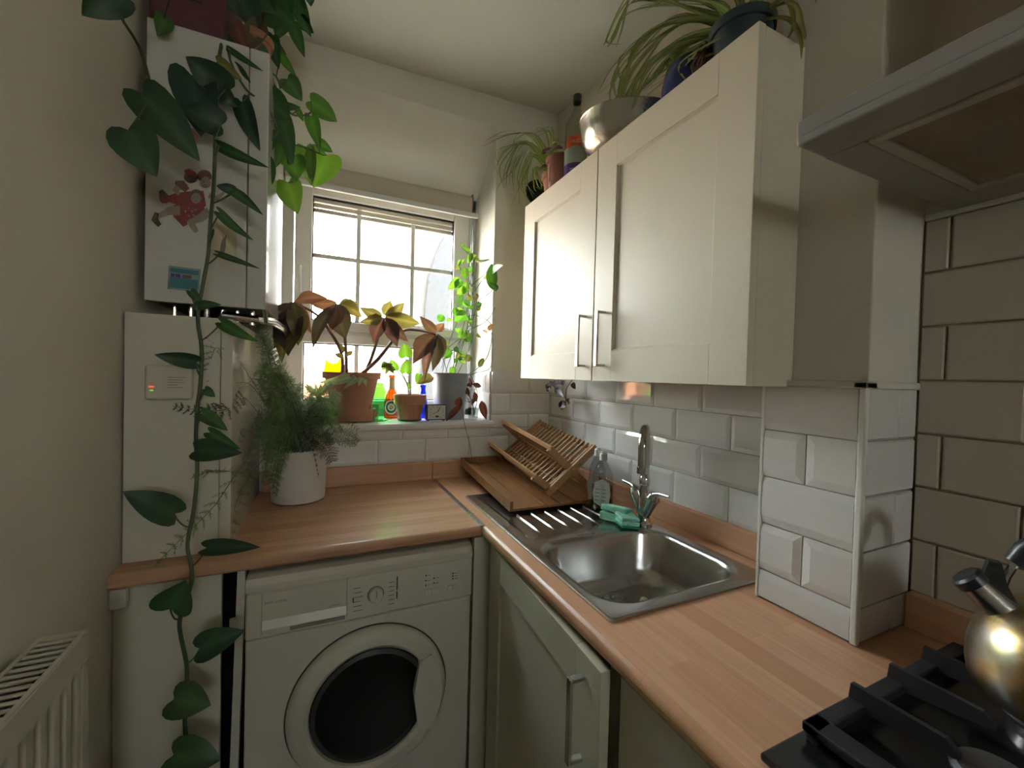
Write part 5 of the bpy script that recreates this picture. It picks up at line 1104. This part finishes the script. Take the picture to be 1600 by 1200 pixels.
for i in range(34): a = c + V((-.03 + rnd.uniform(-.03, .02), .06 + rnd.uniform(-.01, .01), .10)); m.tube([a, a + V((rnd.uniform(-.02, .01), rnd.uniform(.005, .02), -.045)), a + V((rnd.uniform(-.02, .01), rnd.uniform(0, .025), -.097))], .002, 4)
m.build('dry_roots', 'dry', sp1)
c = V((.87, .815, ZK)); r = thing('blue_pot', 'dark blue glazed pot behind the large spider plant on the cabinet', 'pot', c)
m = MB(); m.lathe([(.0001, 0), (.05, 0), (.068, .03), (.075, .07), (.066, .115), (.058, .125), (.052, .122), (.06, .08), (.0001, .02)], c, 36); m.build('pot_body', 'navy', r)
# bowl leaning
r = thing('metal_bowl', 'hammered metal bowl standing on the cabinet beside the spirit bottle', 'bowl', (.86, 1.13, ZK))
m = MB(); prof = [(.0001, 0), (.06, .003), (.105, .018), (.14, .048), (.158, .085), (.165, .122), (.168, .125), (.163, .127), (.154, .087), (.136, .051), (.102, .022), (.055, .008), (.0001, .006)]
m.lathe(prof, (0, 0, 0), 64); T = Matrix.Translation((.902, 1.10, ZK)) @ Matrix.Rotation(math.radians(7), 4, 'X'); m.v = [T @ p for p in m.v]
mz = min(p.z for p in m.v); m.v = [p + V((0, 0, ZK - mz)) for p in m.v]; m.build('bowl_body', 'hammered', r)
# spirit bottle
c = V((.838, 1.312, ZK)); r = thing('spirit_bottle', 'clear spirit bottle with orange, green and purple label on the cabinet', 'bottle', c)
m = MB(); m.lathe([(.0001, 0), (.036, 0), (.038, .005), (.0385, .19), (.036, .205), (.024, .225), (.016, .237), (.0135, .25), (.0125, .288), (.0001, .288)], c, 36); m.build('bottle_body', 'clear', r)
m = MB(); m.lathe([(.0001, .006), (.034, .006), (.036, .01), (.0362, .19), (.033, .203), (.022, .222), (.0001, .222)], c, 32); m.build('liquid', 'water', r)
m = MB(); m.lathe([(.0142, .268), (.0148, .290), (.013, .2935), (.0001, .294)], c, 24); m.build('cap', 'rubber', r)
d = (CAMP - c); d.z = 0; d.normalize(); s_ = V((-d.y, d.x, 0)) * -1
if s_.dot(V((1, 0, 0))) < 0: s_ = -s_
for nm, mt, z0_, z1_ in (('purple_band', 'purple', .012, .066), ('green_band', 'pgreen', .066, .115)):
    m = MB(); m.lathe([(.0388, z0_), (.0391, z0_), (.0391, z1_), (.0388, z1_)], c, 36); bd = m.build(nm, mt, r)
m = MB(); wrap(m, c, .0388, [(x, z) for x, z in ((-.036, .115), (-.018, .118), (.002, .118), (.020, .115), (.020, .130), (.020, .150), (0, .150), (-.018, .150), (-.036, .146), (-.038, .130))], d, s_, .0006); ol = m.build('orange_band', 'orange', r)
text('label_lettering', 'HUZZI', .014, c + d * .0398 + s_ * -.018 + V((0, 0, .126)), s_, (0, 0, 1), 'label', ol)
text('label_lettering', 'VODKA', .012, c + d * .0402 + s_ * -.020 + V((0, 0, .040)), s_, (0, 0, 1), 'label', bd)
r.scale = (1.06, 1.06, 1.15)
# terracotta pots with spider plant and purple wandering plant
c = V((.845, 1.462, ZK)); sp2 = thing('spider_plant', 'smaller spider plant spilling from a terracotta pot at the window end of the cabinet', 'plant', c)
pot(sp2, c, .040, .055, .112, 'terra', .02)
spider(sp2, c + V((0, 0, .105)), [[(848, 235), (835, 215), (800, 210), (762, 222)], [(848, 235), (820, 222), (790, 260), (788, 296)], [(850, 235), (830, 225), (790, 235), (775, 260)], [(850, 240), (830, 240), (812, 280), (812, 320)], [(850, 240), (835, 245), (820, 280), (825, 300)], [(850, 235), (840, 215), (812, 213), (795, 235)], [(855, 232), (860, 212), (850, 205), (838, 208)], [(855, 232), (868, 222), (880, 230)], [(850, 240), (836, 262), (840, 290), (848, 295)], [(850, 236), (825, 238), (800, 262), (796, 290)]], .83, .0030, 5, 9)
c = V((.822, 1.388, ZK)); r = thing('potted_wandering_plant', 'dark terracotta pot with a few purple leaves between spider plant and spirit bottle', 'plant', c)
pot(r, c, .042, .055, .135, 'terrad', .02); m = MB()
for a in ((862, 232, 845, 240, 4), (858, 233, 870, 228, 4), (860, 258, 842, 264, 4), (866, 232, 880, 232, 3), (852, 240, 848, 234, 4)): 
    b_ = atx(a[0], a[1], .78); t_ = atx(a[2], a[3], .77); leaf(m, b_, t_, .008, V((-1, -.4, .3)), (.09, .02, .04), 'oval')
m.build('foliage', 'leafT', r, sharp=180)
m = MB(); m.tube([atx(868, 232, .80), atx(862, 236, .775), atx(861, 258, .765), atx(858, 285, .765), atx(872, 282, .765)], .0012, 5); m.build('stem', 'stemd', r)
# round vent
q = aty(838, 300, YW - .01)
r = thing('wall_vent', 'round black slatted vent on the window wall behind the cabinet end', 'vent', q)
m = MB(); m.lathe([(.0001, 0), (.062, 0), (.064, .008), (.0001, .008)], (q.x + .01, YW - .009, q.z), 36, 'Y'); m.build('backing', 'dark', r)
for k in range(5): m = MB(); rr = .062 - k * .011; m.lathe([(rr, -.004), (rr - .0035, -.004), (rr - .0035, .001), (rr, .001)], (q.x + .01, YW - .009, q.z), 36, 'Y'); m.build('vent_ring', 'rubber', r)
# wilted plant hanging below the cabinet in the corner
q = atx(878, 596, .99); r = thing('hanging_tradescantia', 'wilted dark purple trailing plant hanging under the cabinet in the corner', 'plant', q)
st = MB(); fl = MB()
P1 = [(872, 585), (868, 600), (875, 612), (884, 624), (886, 608), (892, 600), (898, 600)]; 
def ax_(P): return smoothpath([atx(a, b, .97) for a, b in P])
st.tube(ax_([(870, 588), (866, 604), (876, 615), (884, 623), (882, 632)]), .0022, 5); st.tube(ax_([(884, 622), (885, 608), (890, 600), (895, 592)]), .0018, 5); st.tube(ax_([(884, 623), (890, 628), (888, 632)]), .0015, 5)
for a in ((868, 606, 881, 622, 5), (861, 602, 854, 612, 3), (854, 600, 860, 614, 3), (874, 630, 884, 636, 6), (880, 626, 878, 640, 6), (894, 598, 899, 608, 4), (888, 622, 888, 630, 3), (864, 598, 868, 604, 4), (872, 594, 878, 600, 6), (866, 594, 874, 600, 6), (880, 594, 880, 603, 4), (858, 600, 866, 599, 4)):
    b_ = atx(a[0], a[1], .97); t_ = atx(a[2], a[3], .96); leaf(fl, b_, t_, a[4] * dpt(b_) / FPX, V((-1, -1, .2)), (.035, .015, .028), 'oval')
fl.build('foliage', 'leafT', r, sharp=180); st.build('stems', 'stemd', r)
# thin dry stalk hanging from the sill down to the tray
m = MB(); m.tube(smoothpath([aty(722, 640, 1.85), aty(727, 668, YW - .04), aty(733, 690, YW - .035), aty(737, 715, YW - .033)]), .0012, 5); m.build('dry_stalk', 'stemd', label='thin dry stalk hanging from the sill down to the drip tray', category='stalk')
